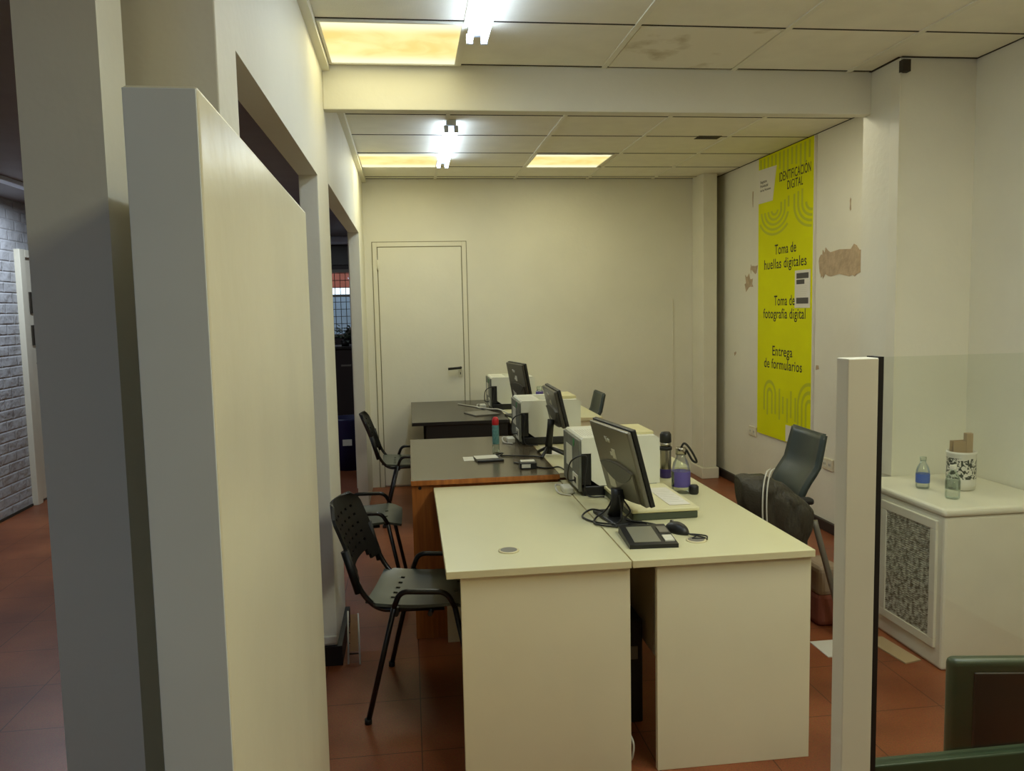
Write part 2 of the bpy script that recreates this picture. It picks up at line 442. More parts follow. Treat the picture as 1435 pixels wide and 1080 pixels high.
# ceiling grid: pale bars running away, thin dark joints across
bm = newbm()
for x in (.275, .98, 1.635, 2.24):
    box(bm, (x-.012, -3.4, H-.006), (x+.012, 3.98, H+.001)); box(bm, (x-.012, 4.05, H-.006), (x+.012, 7.3, H+.001))
struct('ceiling_bars', bm, M['tbar'])
bm = newbm()
for y in (-.8, -.2, .4, 1.0, 1.6, 2.2, 2.79, 3.385, 3.966, 4.42, 4.96, 5.52, 6.125, 6.71, 7.19):
    box(bm, (-.36, y-.0045, H-.0025), (2.83 if y > 4 else 2.765, y+.0045, H+.001))
for x in (-.36, 2.822): box(bm, (x, 4.05, H-.003), (x+.008, 7.3, H+.001))
for x in (2.757,): box(bm, (x, -3.4, H-.003), (x+.008, 3.735, H+.001))
box(bm, (2.357, 3.735, H-.003), (2.37, 4.0, H+.001))
box(bm, (2.37, 3.722, H-.003), (2.765, 3.735, H+.001)); box(bm, (-.36, 7.29, H-.003), (2.83, 7.3, H+.001))
struct('ceiling_joints', bm, M['gap'])
struct('ceiling_tile', bx((1.0, 3.40, H-.004), (1.615, 3.955, H+.001)), M['stain'])
struct('ceiling_opening', bx((2.02, 5.50, H-.003), (2.185, 5.60, H+.001)), M['gap'])

# plaster loss on the right wall
def patch(name, y0, y1, z0, z1, n=34, jag=.012, cut=False):
    pts = []
    for k in range(n):
        a = 2*PI*k/n; ca, sa = math.cos(a), math.sin(a)
        ex = .45
        py = (y0+y1)/2+(y1-y0)/2*math.copysign(abs(ca)**ex, ca); pz = (z0+z1)/2+(z1-z0)/2*math.copysign(abs(sa)**ex, sa)
        j = 0 if (cut and py < y0+.02) else jag
        pts.append((2.8295, py+random.uniform(-j, j), pz+random.uniform(-j, j)*1.6))
    b = newbm(); prism(b, pts, (-.002, 0, 0)); return struct(name, b, M['plaster'])
patch('wall_patch', 4.80, 5.36, 1.735, 1.925, 44, .014)
patch('wall_patch_small', 6.46, 6.60, 1.70, 1.80, 16, .02)
patch('wall_patch_strip', 6.37, 6.50, 1.83, 1.90, 14, .015)
patch('wall_chip', 4.96, 4.972, 2.15, 2.23, 12, .004)
patch('wall_chip_left', 6.45, 6.462, 2.36, 2.49, 12, .004)
patch('wall_chip_low', 5.34, 5.38, 1.10, 1.13, 8, .006)
patch('wall_chip_dot', 6.79, 6.83, 1.13, 1.16, 8, .006)

# ------------------------------------------------------------------ doors
def flush_door():
    d = struct('door_1', bx((-.245, 7.284, .015), (.485, 7.301, 2.13), .003), M['paint'])
    fr = newbm()
    box(fr, (-.29, 7.286, 0), (-.252, 7.301, 2.175), .003); box(fr, (.492, 7.286, 0), (.53, 7.301, 2.175), .003)
    box(fr, (-.252, 7.286, 2.137), (.492, 7.301, 2.175), .003)
    obj('door_frame', fr, M['trimp'], d)
    g = newbm()
    box(g, (-.252, 7.295, 0), (-.245, 7.3012, 2.137)); box(g, (.485, 7.295, 0), (.492, 7.3012, 2.137)); box(g, (-.25, 7.295, 2.13), (.49, 7.3012, 2.137))
    box(g, (-.297, 7.297, 0), (-.29, 7.3012, 2.182)); box(g, (.53, 7.297, 0), (.536, 7.3012, 2.182)); box(g, (-.29, 7.297, 2.175), (.53, 7.3012, 2.182))
    obj('door_gap', g, M['thinline'], d)
    h = newbm(); tube(h, rounded([(.455, 7.284, 1.06), (.455, 7.235, 1.06), (.34, 7.235, 1.052)], .02), .011, 10)
    o = obj('handle', h, M['blackpl'], d); o['label'] = 'black lever handle'
    k = newbm(); box(k, (.432, 7.279, .975), (.472, 7.285, 1.04), .002, 0); box(k, (.449, 7.277, .998), (.455, 7.28, 1.018), 0, 1)
    obj('keyhole_plate', k, [M['label'], M['blackpan']], d)
    for z in (.28, 1.98):
        h = newbm(); lathe(h, [(.007, -.045), (.007, .045)], 10, (-.249, 7.281, z)); obj('hinge', h, M['trimp'], d)
flush_door()

d2 = struct('door_2', bx((-3.203, 7.33, .02), (-3.175, 8.10, 2.08), .004), M['trimp'])
fr = newbm()
box(fr, (-3.205, 7.23, 0), (-3.155, 7.325, 2.15), .004); box(fr, (-3.205, 8.105, 0), (-3.155, 8.19, 2.15), .004); box(fr, (-3.205, 7.325, 2.085), (-3.155, 8.105, 2.15), .004)
obj('door_frame', fr, M['trimp'], d2)
h = newbm(); box(h, (-3.175, 7.38, 1.62), (-3.165, 7.43, 1.80), .003); box(h, (-3.175, 7.38, 1.35), (-3.165, 7.43, 1.52), .003)
o = obj('door_plate', h, M['gap'], d2)
h = newbm(); tube(h, catmull([(-3.175, 7.44, 1.20), (-3.13, 7.46, 1.19), (-3.13, 7.48, 1.13), (-3.16, 7.45, 1.10)]), .012, 8)
obj('handle', h, M['gap'], d2)
struct('baseboard_left_far', bx((-3.2, -3.4, 0), (-3.19, 7.22, .02)), M['gap'])

# far end of the neighbouring hall: wall with a barred window
b = newbm()
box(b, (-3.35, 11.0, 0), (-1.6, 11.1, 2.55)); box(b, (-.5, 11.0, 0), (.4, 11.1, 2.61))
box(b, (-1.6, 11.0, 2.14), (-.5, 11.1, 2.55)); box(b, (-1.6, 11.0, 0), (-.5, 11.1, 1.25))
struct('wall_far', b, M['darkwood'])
struct('wall_far_panel', bx((-1.6, 10.97, 2.2), (-.5, 11.0, 2.5)), M['mon_sh'])
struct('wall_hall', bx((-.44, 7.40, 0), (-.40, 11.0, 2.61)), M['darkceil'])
w = newbm()
box(w, (-1.6, 10.98, 1.25), (-1.55, 11.04, 2.14)); box(w, (-.55, 10.98, 1.25), (-.5, 11.04, 2.14)); box(w, (-1.6, 10.98, 2.1), (-.5, 11.04, 2.14)); box(w, (-1.6, 10.98, 1.25), (-.5, 11.04, 1.29))
box(w, (-1.6, 10.98, 1.78), (-.5, 11.03, 1.81))
wi = struct('window_1', w, M['greymetal'])
g = newbm()
for k in range(16): box(g, (-1.58+k*.07, 11.05, 1.27), (-1.572+k*.07, 11.06, 2.12))
for k in range(9): box(g, (-1.58, 11.05, 1.33+k*.095), (-.52, 11.058, 1.338+k*.095))
obj('window_bars', g, M['gap'], wi)
obj('pane', bx((-1.55, 11.01, 1.29), (-.55, 11.014, 2.1)), M['pane'], wi)
f = struct('wall_street', bx((-4, 12.6, 0), (1.5, 12.7, 1.85)), M['facade'])
f = struct('wall_street_brick', bx((-4, 12.6, 1.95), (1.5, 12.72, 2.4)), M['redbrick'])
f = struct('wall_street_top', bx((-4, 12.66, 2.4), (1.5, 12.75, 4.0)), M['facade'])

# ------------------------------------------------------------------ free-standing half-height partition (left foreground)
t = thing('partition_panel', 'tall cream painted partition panel standing in the left foreground', 'partition', (-.30, 1.08, 0), math.radians(1.1))
obj('panel', bx((-.04, 0, 0), (.05, 1.29, 1.85), .005), M['paint_gloss'], t)
obj('end_strip', bx((-.0385, -.004, 0), (.0485, 0.0, 1.846), .001), M['endcool'], t)

# ------------------------------------------------------------------ glass screen on the right
t = thing('glass_screen', 'glass screen with a square cream end post and dark bottom rail at the right', 'screen', (.80, 1.37, 0))
obj('post', bx((-.03, -.02, 0), (.028, .02, 1.466), .002), M['trimp'], t)
o = obj('post_channel', bx((.028, -.019, 0), (.038, .019, 1.468)), M['blackpan'], t); o['label'] = 'black glazing channel'
obj('pane', bx((.038, -.004, .70), (1.95, .004, 1.466)), M['pane'], t)
o = obj('bottom_rail', bx((.038, -.015, .655), (1.95, .015, .70), .003), M['greenvinyl'], t); o['label'] = 'dark green bottom rail'
obj('lower_panel', bx((.038, -.01, 0), (1.95, .01, .655)), M['blackpan'], t)

# ------------------------------------------------------------------ desks
def desk(name, label, x0, x1, y0, y1, z, m_top, m_edge, m_pan, px0, px1, th=.025, grom=(), mod_x=None):
    t = thing(name, label, 'desk', ((x0+x1)/2, (y0+y1)/2, 0))
    ox, oy = (x0+x1)/2, (y0+y1)/2
    b = newbm(); box(b, (x0-ox, y0-oy, z-th), (x1-ox, y1-oy, z), .002, 1)
    for f in b.faces:
        if f.normal.z > .9: f.material_index = 0
    obj('desktop', b, [m_top, m_edge], t)
    obj('end_panel', bx((px0-ox, y0+.02-oy, .0), (px1-ox, y0+.042-oy, z-th), .0015), m_pan, t)
    obj('end_panel', bx((px0-ox, y1-.042-oy, .0), (px1-ox, y1-.02-oy, z-th), .0015), m_pan, t)
    mx = mod_x if mod_x is not None else (px0+px1)/2
    obj('modesty_panel', bx((mx-ox-.009, y0+.043-oy, .30), (mx-ox+.009, y1-.043-oy, z-th), .0015), m_pan, t)
    for gx, gy in grom:
        g = newbm(); lathe(g, [(.036, 0), (.036, .003), (.030, .004)], 24, (gx-ox, gy-oy, z)); lathe(g, [(.029, .0035), (.029, .0045)], 20, (gx-ox, gy-oy, z), 1)
        obj('grommet', g, [m_edge, M['greymetal']], t)
    return t
desk('office_desk', 'white desk nearest the camera, left of the gap, with a chair tucked under it', .094, .699, 2.525, 3.785, .74, M['white_top'], M['edge'], M['white_lam'], .14, .699, grom=[(.318, 2.715)], mod_x=.62)
desk('office_desk', 'white desk nearest the camera, right of the gap, carrying the signature pad', .704, 1.335, 2.525, 3.82, .74, M['white_top'], M['edge'], M['white_lam'], .79, 1.33, grom=[(.985, 2.71)], mod_x=.86)
t = desk('office_desk', 'orange wood desk with a dark taupe top behind the front white desk', -.011, .699, 3.79, 5.04, .775, M['taupe'], M['orange'], M['orange'], -.008, .692, mod_x=.60)
s = newbm(); lathe(s, [(.008, 0), (.008, .003)], 12, (0, 0, 0)); 
for v in s.verts: v.co = Vector((v.co.x+.03-.344, -v.co.z+3.812-4.415-.001, v.co.y+.735))
obj('screw_cap', s, M['blackpan'], t)
desk('office_desk', 'white desk in the middle row carrying the middle printer and monitor', .703, 1.365, 3.835, 5.04, .772, M['white_top'], M['edge'], M['white_lam'], .75, 1.36, mod_x=.80)
desk('office_desk', 'black-topped desk at the back with a recessed black end panel', .003, .71, 5.84, 7.20, .77, M['blacktop'], M['blackpan'], M['blackpan'], .105, .70, mod_x=.60)
desk('office_desk', 'white desk at the back right beside the far staff chair', .715, 1.395, 5.80, 7.20, .768, M['white_top'], M['edge'], M['white_lam'], .75, 1.39, mod_x=.80)

# ------------------------------------------------------------------ printers
def make_printer(loc, label, labelled):
    t = thing('laser_printer', label, 'printer', loc, 0, 'laser printers on the desks')
    W, D, Hh = .365, .362, .259
    # body: side profile (x,z) extruded in y; the notch near the rear shows black
    b = newbm()
    flat = [(.012, .19), (.012, Hh-.008), (.02, Hh), (W-.02, Hh), (W, Hh-.015), (W, .045), (.09, .045), (.055, .07), (.055, .19)]
    dip = [(.012, .19), (.012, Hh-.008), (.02, Hh), (.13, Hh), (.15, Hh-.030), (.25, Hh-.030), (.31, Hh-.004), (W-.02, Hh), (W, Hh-.015), (W, .045), (.09, .045), (.055, .07), (.055, .19)]
    prism(b, [(x, 0, z) for x, z in flat], (0, .045, 0)); prism(b, [(x, .045, z) for x, z in dip], (0, D-.085, 0)); prism(b, [(x, D-.04, z) for x, z in flat], (0, .04, 0))
    bmesh.ops.remove_doubles(b, verts=b.verts, dist=.0001)
    obj('body', b, M['printer'], t)
    k = newbm(); box(k, (.013, .006, .05), (.054, D-.006, .19)); o = obj('rear_recess', k, M['blackpl'], t); o['label'] = 'black recess in the side'
    k = newbm(); box(k, (.02, .004, 0), (W-.01, D-.004, .045), .006); o = obj('base', k, M['blackpl'], t); o['label'] = 'black base tray'
    k = newbm(); box(k, (0, .004, .02), (.012, D-.004, Hh-.012), .003); o = obj('rear_panel', k, M['printergrey'], t); o['label'] = 'grey rear panel'
    k = newbm(); box(k, (-.002, .15, .10), (.0, .28, .20)); obj('rear_label', k, M['label'], t)
    k = newbm(); lathe(k, [(.012, 0), (.012, .003)], 14)
    for v in k.verts: v.co = Vector((-v.co.z, v.co.y+.11, v.co.x*1.5+.225))
    obj('sticker', k, M['greenlab'], t)
    k = newbm(); box(k, (-.004, .02, .03), (0, .13, .09), .001); box(k, (-.006, .05, .05), (-.002, .09, .075), 0, 1); obj('socket_panel', k, [M['label'], M['blackpl']], t)
    k = newbm(); box(k, (.185, -.0015, .09), (.245, 0, .19)); obj('side_hatch', k, M['printer'], t)
    k = newbm()
    for i in range(7): box(k, (.03+.012*i, .07, Hh-.0005), (.036+.012*i, .25, Hh+.001))
    obj('vent', k, M['scan_base'], t) if False else obj('vent', k, M['label'], t)
    for i in range(2): obj('tray_guide', bx((.16+.045*i, .10, Hh-.031), (.17+.045*i, .115, Hh-.012), .002), M['scan_base'], t)
    c = newbm(); tube(c, catmull([(-.006, .06, .062), (-.04, .055, .07), (-.035, .0, .16), (.03, -.012, .18), (.02, -.02, .08), (.03, -.03, .012), (.10, -.05, .006)], 8), .0035, 6)
    obj('power_cable', c, M['blackpl'], t)
    return t
make_printer((.723, 3.455, .74), 'white laser printer nearest the camera behind the large grey monitor', 1)
P2 = make_printer((.624, 4.66, .775), 'white laser printer on the middle desks, behind the middle monitor', 1)
make_printer((.633, 6.44, .77), 'white laser printer furthest back, behind the monitor near the door', 1)
o = tag(obj('paper_stack', bx((.955-.07, 3.50, .998), (1.075, 3.75, 1.010), .001), M['papery']), 'loose yellowed papers on top of the nearest printer', 'papers')
o = tag(obj('paper_stack', bx((.875, 4.72, 1.032), (.975, 4.97, 1.05), .001), M['papery']), 'yellowed paper pile on top of the middle printer', 'papers')

# power plugs and adaptors on the desks behind the printers
def plug(loc, label, n=3):
    t = thing('power_plug', label, 'plug', loc)
    b = newbm(); box(b, (-.025, -.05, 0), (.02, .05, .028), .006); obj('plug_body', b, M['label'], t)
    c = newbm(); tube(c, catmull([(-.01, .04, .02), (-.04, .07, .02), (-.05, .0, .012), (-.04, -.05, .005), (0, -.09, .004)], 8), .004, 6); obj('cord', c, M['cordwhite'], t)
plug((.69, 3.56, .74), 'white plug and cord beside the nearest printer')
plug((.59, 4.80, .775), 'white plug and cord beside the middle printer')
plug((.59, 6.62, .77), 'white plug and cord beside the furthest printer')

# ------------------------------------------------------------------ monitors
def make_monitor(loc, label, w, h, tilt, yaw, zb, dark=False, foot='plate'):
    t = thing('monitor', label, 'monitor', loc, -yaw, 'desktop monitors')
    m = M['mon_dark'] if dark else M['mon_back']
    R = Matrix.Translation((0, 0, zb)) @ Matrix.Rotation(-tilt, 4, 'Y')   # local: back faces -x, y across, z up the panel
    def put(name, b, mm, label=None):
        for v in b.verts: v.co = R @ v.co
        o = obj(name, b, mm, t)
        if label: o['label'] = label
        return o
    b = newbm(); box(b, (-.022, -w/2+.004, .004), (-.004, w/2-.004, h-.004), .006); put('back_cover', b, m)
    b = newbm(); box(b, (-.004, -w/2, 0), (.014, w/2, h), .003); put('bezel', b, M['blackpl'], 'black front bezel')
    b = newbm(); box(b, (.0141, -w/2+.016, .02), (.0155, w/2-.016, h-.016)); put('screen', b, M['screen'])
    # lower bulge with swept recess
    b = newbm(); pts = []
    for k in range(13):
        y = -w*.40+w*.80*k/12; pts.append((-.022, y, h*.44-.055*abs(math.sin(PI*k/12))**1.0*0+.02*math.cos(PI*(k-6)/12)))
    lo = [(-.022, w*.40-w*.80*k/12, h*.05-.012*math.sin(PI*k/12)) for k in range(13)]
    prism(b, pts+lo, (-.009, 0, 0))
    put('electronics_housing', b, m)
    b = newbm(); pts = [(-.0312, -w*.40+w*.80*k/12, h*.44+.018*math.cos(PI*(k-6)/12)) for k in range(13)]
    lo = [(-.0312, w*.40-w*.80*k/12, h*.44-.062*math.sin(PI*k/12)**.8) for k in range(13)]
    prism(b, pts+lo, (-.002, 0, 0)); put('recess', b, M['mon_sh'], 'dark curved recess across the back')
    b = newbm(); box(b, (-.0322, w*.10, h*.12), (-.031, w*.26, h*.31)); put('sticker', b, M['label'], 'pale sticker')
    b = newbm(); box(b, (-.0235, -.02, h*.55), (-.022, .015, h*.68)); box(b, (-.0235, .015, h*.58), (-.022, .035, h*.63)); put('sticker', b, M['label'], 'torn pale sticker')
    # V shaped logo letters, too small to read
    b = newbm(); y0 = .055; z0 = h*.76
    for (ya, za, yb, zb_) in ((y0, z0+.022, y0-.009, z0), (y0-.009, z0, y0-.018, z0+.022), (y0-.026, z0, y0-.026, z0+.015), (y0-.034, z0, y0-.034, z0+.018), (y0-.043, z0, y0-.043, z0+.015)):
        tube(b, [(-.0225, ya, za), (-.0225, yb, zb_)], .0022, 6)
    put('logo', b, M['label'])
    # stand
    b = newbm(); tube(b, [(-.05, 0, zb+h*.12), (-.055, 0, zb-.02), (-.07, 0, .012)], [.022, .018, .02] if foot == 'plate' else [.013, .012, .014], 10, sx=1.5); obj('stand_neck', b, M['blackpl'], t)
    b = newbm()
    if foot == 'plate':
        box(b, (-.115, -.12, 0), (-.03, .12, .014), .005); box(b, (-.06, -.16, 0), (0, -.10, .016), .005)
    else:
        tube(b, [(-.07, 0, .05), (-.12, -.09, .006), ], .009, 8); tube(b, [(-.07, 0, .05), (-.11, .10, .007)], .009, 8); tube(b, [(-.07, 0, .05), (.03, -.06, .007)], .009, 8)
        tube(b, [(-.07, 0, .05), (.03, .05, .007)], .009, 8)
    obj('stand_foot', b, M['blackpl'], t)
    return t
m1 = make_monitor((.845, 3.06, .74), 'large grey monitor on the nearest white desk, seen from behind', .40, .303, .258, -.137, .085)
c = newbm()
tube(c, catmull([(-.06, -.03, .10), (-.06, -.05, .03), (-.10, -.10, .012), (-.16, -.04, .006), (-.18, .06, .006), (-.13, .10, .02), (-.09, .06, .02)], 8), .004, 6)
tube(c, catmull([(-.06, .02, .10), (-.085, .03, .04), (-.14, .02, .006), (-.17, -.06, .006), (-.12, -.12, .006), (-.05, -.15, .006), (.0, -.15, .006)], 8), .004, 6)
tube(c, catmull([(-.055, -.02, .10), (-.02, -.04, .04), (-.06, -.09, .022), (0, -.155, .018), (.03, -.17, .012), (.05, -.165, .004)], 8), .0035, 6)
obj('signal_cable', c, M['blackpl'], m1)
make_monitor((.80, 4.30, .772), 'dark monitor on the middle desk, seen from behind', .42, .205, .228, .014, .175, True, 'spider')
make_monitor((.835, 5.97, .77), 'dark monitor on the back desk near the white door', .387, .30, .175, -.19, .11, True, 'plate')

# ------------------------------------------------------------------ things on the nearest desk
t = thing('flatbed_scanner', 'beige flatbed scanner with a dark base under the large monitor', 'scanner', (.965, 3.24, .74))
obj('base', bx((-.128, -.235, 0), (.135, .215, .03), .005), M['scan_base'], t)
obj('lid', bx((-.132, -.24, .03), (.140, .215, .044), .004), M['scan_top'], t)
o = tag(obj('paper_sheet', bx((1.0, 3.05, .785), (1.085, 3.36, .7856)), M['paper']), 'printed sheet lying on the beige scanner lid', 'paper')
ln = newbm()
for k in range(8): box(ln, (1.005+.002*(k % 3), 3.10+.03*k, .7856), (1.075-.01*(k % 2), 3.106+.03*k, .786))
obj('print_lines', ln, M['label'], o)

t = thing('signature_pad', 'black signature pad with a grey screen on the nearest white desk', 'signature pad', (.82, 2.755, .74), math.radians(-4))
b = newbm(); prism(b, [(x, -.105 if 0 else y, z) for x, y, z in ((-.085, -.11, 0), (-.085, .10, 0), (-.085, .10, .028), (-.085, -.11, .014))], (.17, 0, 0)); obj('housing', b, M['blackpl'], t)
def on_pad(x0, x1, y0, y1, dz=.0012):
    b = newbm(); f = lambda y: .014+(y+.11)/.21*.014
    prism(b, [(x0, y0, f(y0)-.002), (x0, y1, f(y1)-.002), (x0, y1, f(y1)+dz), (x0, y0, f(y0)+dz)], (x1-x0, 0, 0)); return b
obj('pad_screen', on_pad(-.062, .03, -.085, .075), M['padscr'], t)
obj('button', on_pad(.045, .078, -.085, -.03, .005), M['label'], t)
obj('button', on_pad(.045, .078, 0, .06, .005), M['greymetal'], t)
c = newbm(); tube(c, catmull([(.03, .10, .012), (.0, .13, .006), (-.04, .12, .006), (-.03, .16, .006), (.01, .18, .006)], 8), .004, 6); obj('cable', c, M['blackpl'], t)

t = thing('computer_mouse', 'black computer mouse beside the signature pad', 'mouse', (.957, 2.83, .74), math.radians(20))
b = newbm(); bmesh.ops.create_uvsphere(b, u_segments=24, v_segments=14, radius=1)
for v in b.verts: v.co = Vector((v.co.x*.032*(1+.12*v.co.y), v.co.y*.058, max(v.co.z, -.1)*.034+.0034))
for f in b.faces: f.smooth = True
obj('mouse_body', b, M['blackpl'], t)
b = newbm(); lathe(b, [(.008, -.004), (.008, .004)], 14)
for v in b.verts: v.co = Vector((v.co.z, v.co.y+.032, v.co.x+.030))
obj('scroll_wheel', b, M['greymetal'], t)
c = newbm(); tube(c, catmull([(.0, -.055, .008), (.01, -.09, .005), (-.02, -.11, .005), (.02, -.13, .006), (-.01, -.08, .012), (.03, -.12, .01), (.015, -.145, .005)], 8), .003, 6); obj('cable', c, M['blackpl'], t)

t = thing('thermos_flask', 'steel thermos flask with a black lid behind the glass bottle', 'thermos', (1.215, 3.765, .74))
b = newbm(); lathe(b, [(.026, 0), (.027, .012), (.027, .135), (.024, .15)], 24); obj('flask_body', b, M['metal'], t)
b = newbm(); lathe(b, [(.0275, .002), (.0278, .004), (.0278, .042), (.0275, .044)], 24); o = obj('band', b, M['purpled'], t); o['label'] = 'dark purple base band'
b = newbm(); lathe(b, [(.030, .136), (.031, .138), (.031, .150), (.029, .152)], 24); obj('collar', b, M['blackpl'], t)
b = newbm(); lathe(b, [(.024, .152), (.025, .172)], 24); obj('neck', b, M['metal'], t)
b = newbm(); lathe(b, [(.026, .172), (.028, .176), (.027, .212), (.020, .223), (.004, .225)], 24); obj('lid', b, M['blackpl'], t)

t = thing('glass_bottle', 'clear glass bottle with a purple label and black carry strap', 'bottle', (1.18, 3.44, .74))
b = newbm(); lathe(b, [(.036, 0), (.041, .006), (.041, .10), (.034, .135), (.021, .158), (.02, .176)], 28); obj('bottle_body', b, M['clear'], t)
b = newbm(); lathe(b, [(.0415, .03), (.0418, .032), (.0418, .096), (.0415, .098)], 28); 
for f in b.faces:
    c_ = f.calc_center_median(); f.material_index = 0 if c_.y < .01 and abs(c_.x+.0) < .036 else 1
obj('bottle_label', b, [M['purple'], M['clear']], t)
b = newbm(); lathe(b, [(.024, .172), (.024, .20), (.02, .204)], 20); obj('cap', b, M['metal'], t)
b = newbm(); tube(b, catmull([(.0, 0, .20), (.012, -.01, .222), (.035, -.015, .20), (.062, -.018, .152), (.066, -.012, .135), (.05, -.005, .145), (.028, 0, .185), (.015, 0, .20)], 6), .005, 8); o = obj('strap', b, M['blackpl'], t); o['label'] = 'black carry strap'

b = newbm(); lathe(b, [(.017, 0), (.021, .006), (.021, .034), (.015, .041), (.003, .042)], 20)
o = tag(obj('bottle_cap', b, M['blackpl']), 'round black cap standing beside the glass bottle', 'cap'); o.location = (1.225, 3.40, .74)

# ------------------------------------------------------------------ things on the middle and back desks
t = thing('spray_bottle', 'slim teal printed bottle with a red cap on the taupe desk', 'bottle', (.462, 4.45, .775))
b = newbm(); lathe(b, [(.017, 0), (.019, .004), (.019, .045), (.0185, .05)], 20); obj('bottle_base', b, M['clear'], t)
b = newbm(); lathe(b, [(.019, .05), (.0192, .052), (.0192, .15), (.017, .156)], 20); obj('bottle_body', b, M['teal'], t)
b = newbm(); lathe(b, [(.017, .156), (.019, .16), (.019, .185), (.012, .20), (.003, .202)], 20); o = obj('cap', b, M['red'], t); o['label'] = 'red domed cap'

t = thing('fingerprint_reader', 'thin flat reader with a white top left of the red-capped bottle', 'reader', (.39, 4.25, .775), math.radians(5))
b = newbm(); box(b, (-.06, -.075, 0), (.08, .065, .012), .003); obj('housing', b, M['blackpl'], t)
b = newbm(); box(b, (-.06, -.03, .012), (.06, .063, .0135)); obj('top_plate', b, M['label'], t)
c = newbm(); tube(c, catmull([(.07, .02, .01), (.10, .06, .02), (.06, .09, .005), (.14, .05, .005), (.25, .0, .005), (.30, -.06, .005)], 8), .004, 6); obj('cable', c, M['blackpl'], t)
o = tag(obj('paper_slip', bx((.27, 4.24, .775), (.325, 4.36, .7756)), M['label']), 'small clear slip beside the flat reader on the taupe desk', 'paper')

t = thing('stamp_box', 'small black box with a pale top near the edge of the taupe desk', 'box', (.572, 3.985, .775), math.radians(-3))
obj('box_body', bx((-.042, -.045, 0), (.042, .045, .032), .002), M['blackpl'], t)
b = newbm(); box(b, (-.035, -.01, .032), (.035, .04, .034)); box(b, (-.034, -.0462, .008), (.010, -.045, .026)); obj('box_label', b, M['label'], t)
c = newbm(); tube(c, catmull([(.52, 4.12, .779), (.60, 4.00, .779), (.66, 3.93, .779), (.72, 3.95, .779), (.74, 3.88, .777)], 8), .004, 6)
tag(obj('desk_cable', c, M['blackpl']), 'black cable trailing from the small black box to the nearest printer', 'cable')
o = tag(obj('paper_sheet', bx((.73, 4.33, .772), (.83, 4.62, .7726)), M['paper']), 'white sheet under the foot of the middle monitor', 'paper')

t = thing('writing_tablet', 'thin grey tablet lying flat on the black desk', 'tablet', (.55, 6.22, .77), math.radians(18))
obj('tablet_body', bx((-.11, -.12, 0), (.09, .12, .010), .003), M['greymetal'], t)
c = newbm(); tube(c, catmull([(.40, 6.9, .775), (.55, 6.6, .777), (.62, 6.35, .79), (.68, 6.2, .80), (.74, 6.05, .777)], 8), .005, 6)
tag(obj('desk_cable', c, M['cordwhite']), 'white cord lying along the back black desk below the far printer', 'cable')

t = thing('plastic_jar', 'small clear jar with a purple band behind the middle printer', 'jar', (1.01, 6.30, .768))
b = newbm(); lathe(b, [(.028, 0), (.03, .004), (.03, .15), (.022, .165)], 20); obj('jar_body', b, M['clear'], t)
b = newbm(); lathe(b, [(.0305, .11), (.0308, .112), (.0308, .15), (.0305, .152)], 20); obj('band', b, M['purple'], t)
b = newbm(); lathe(b, [(.024, .165), (.024, .19), (.02, .194)], 20); obj('lid', b, M['clear'], t)

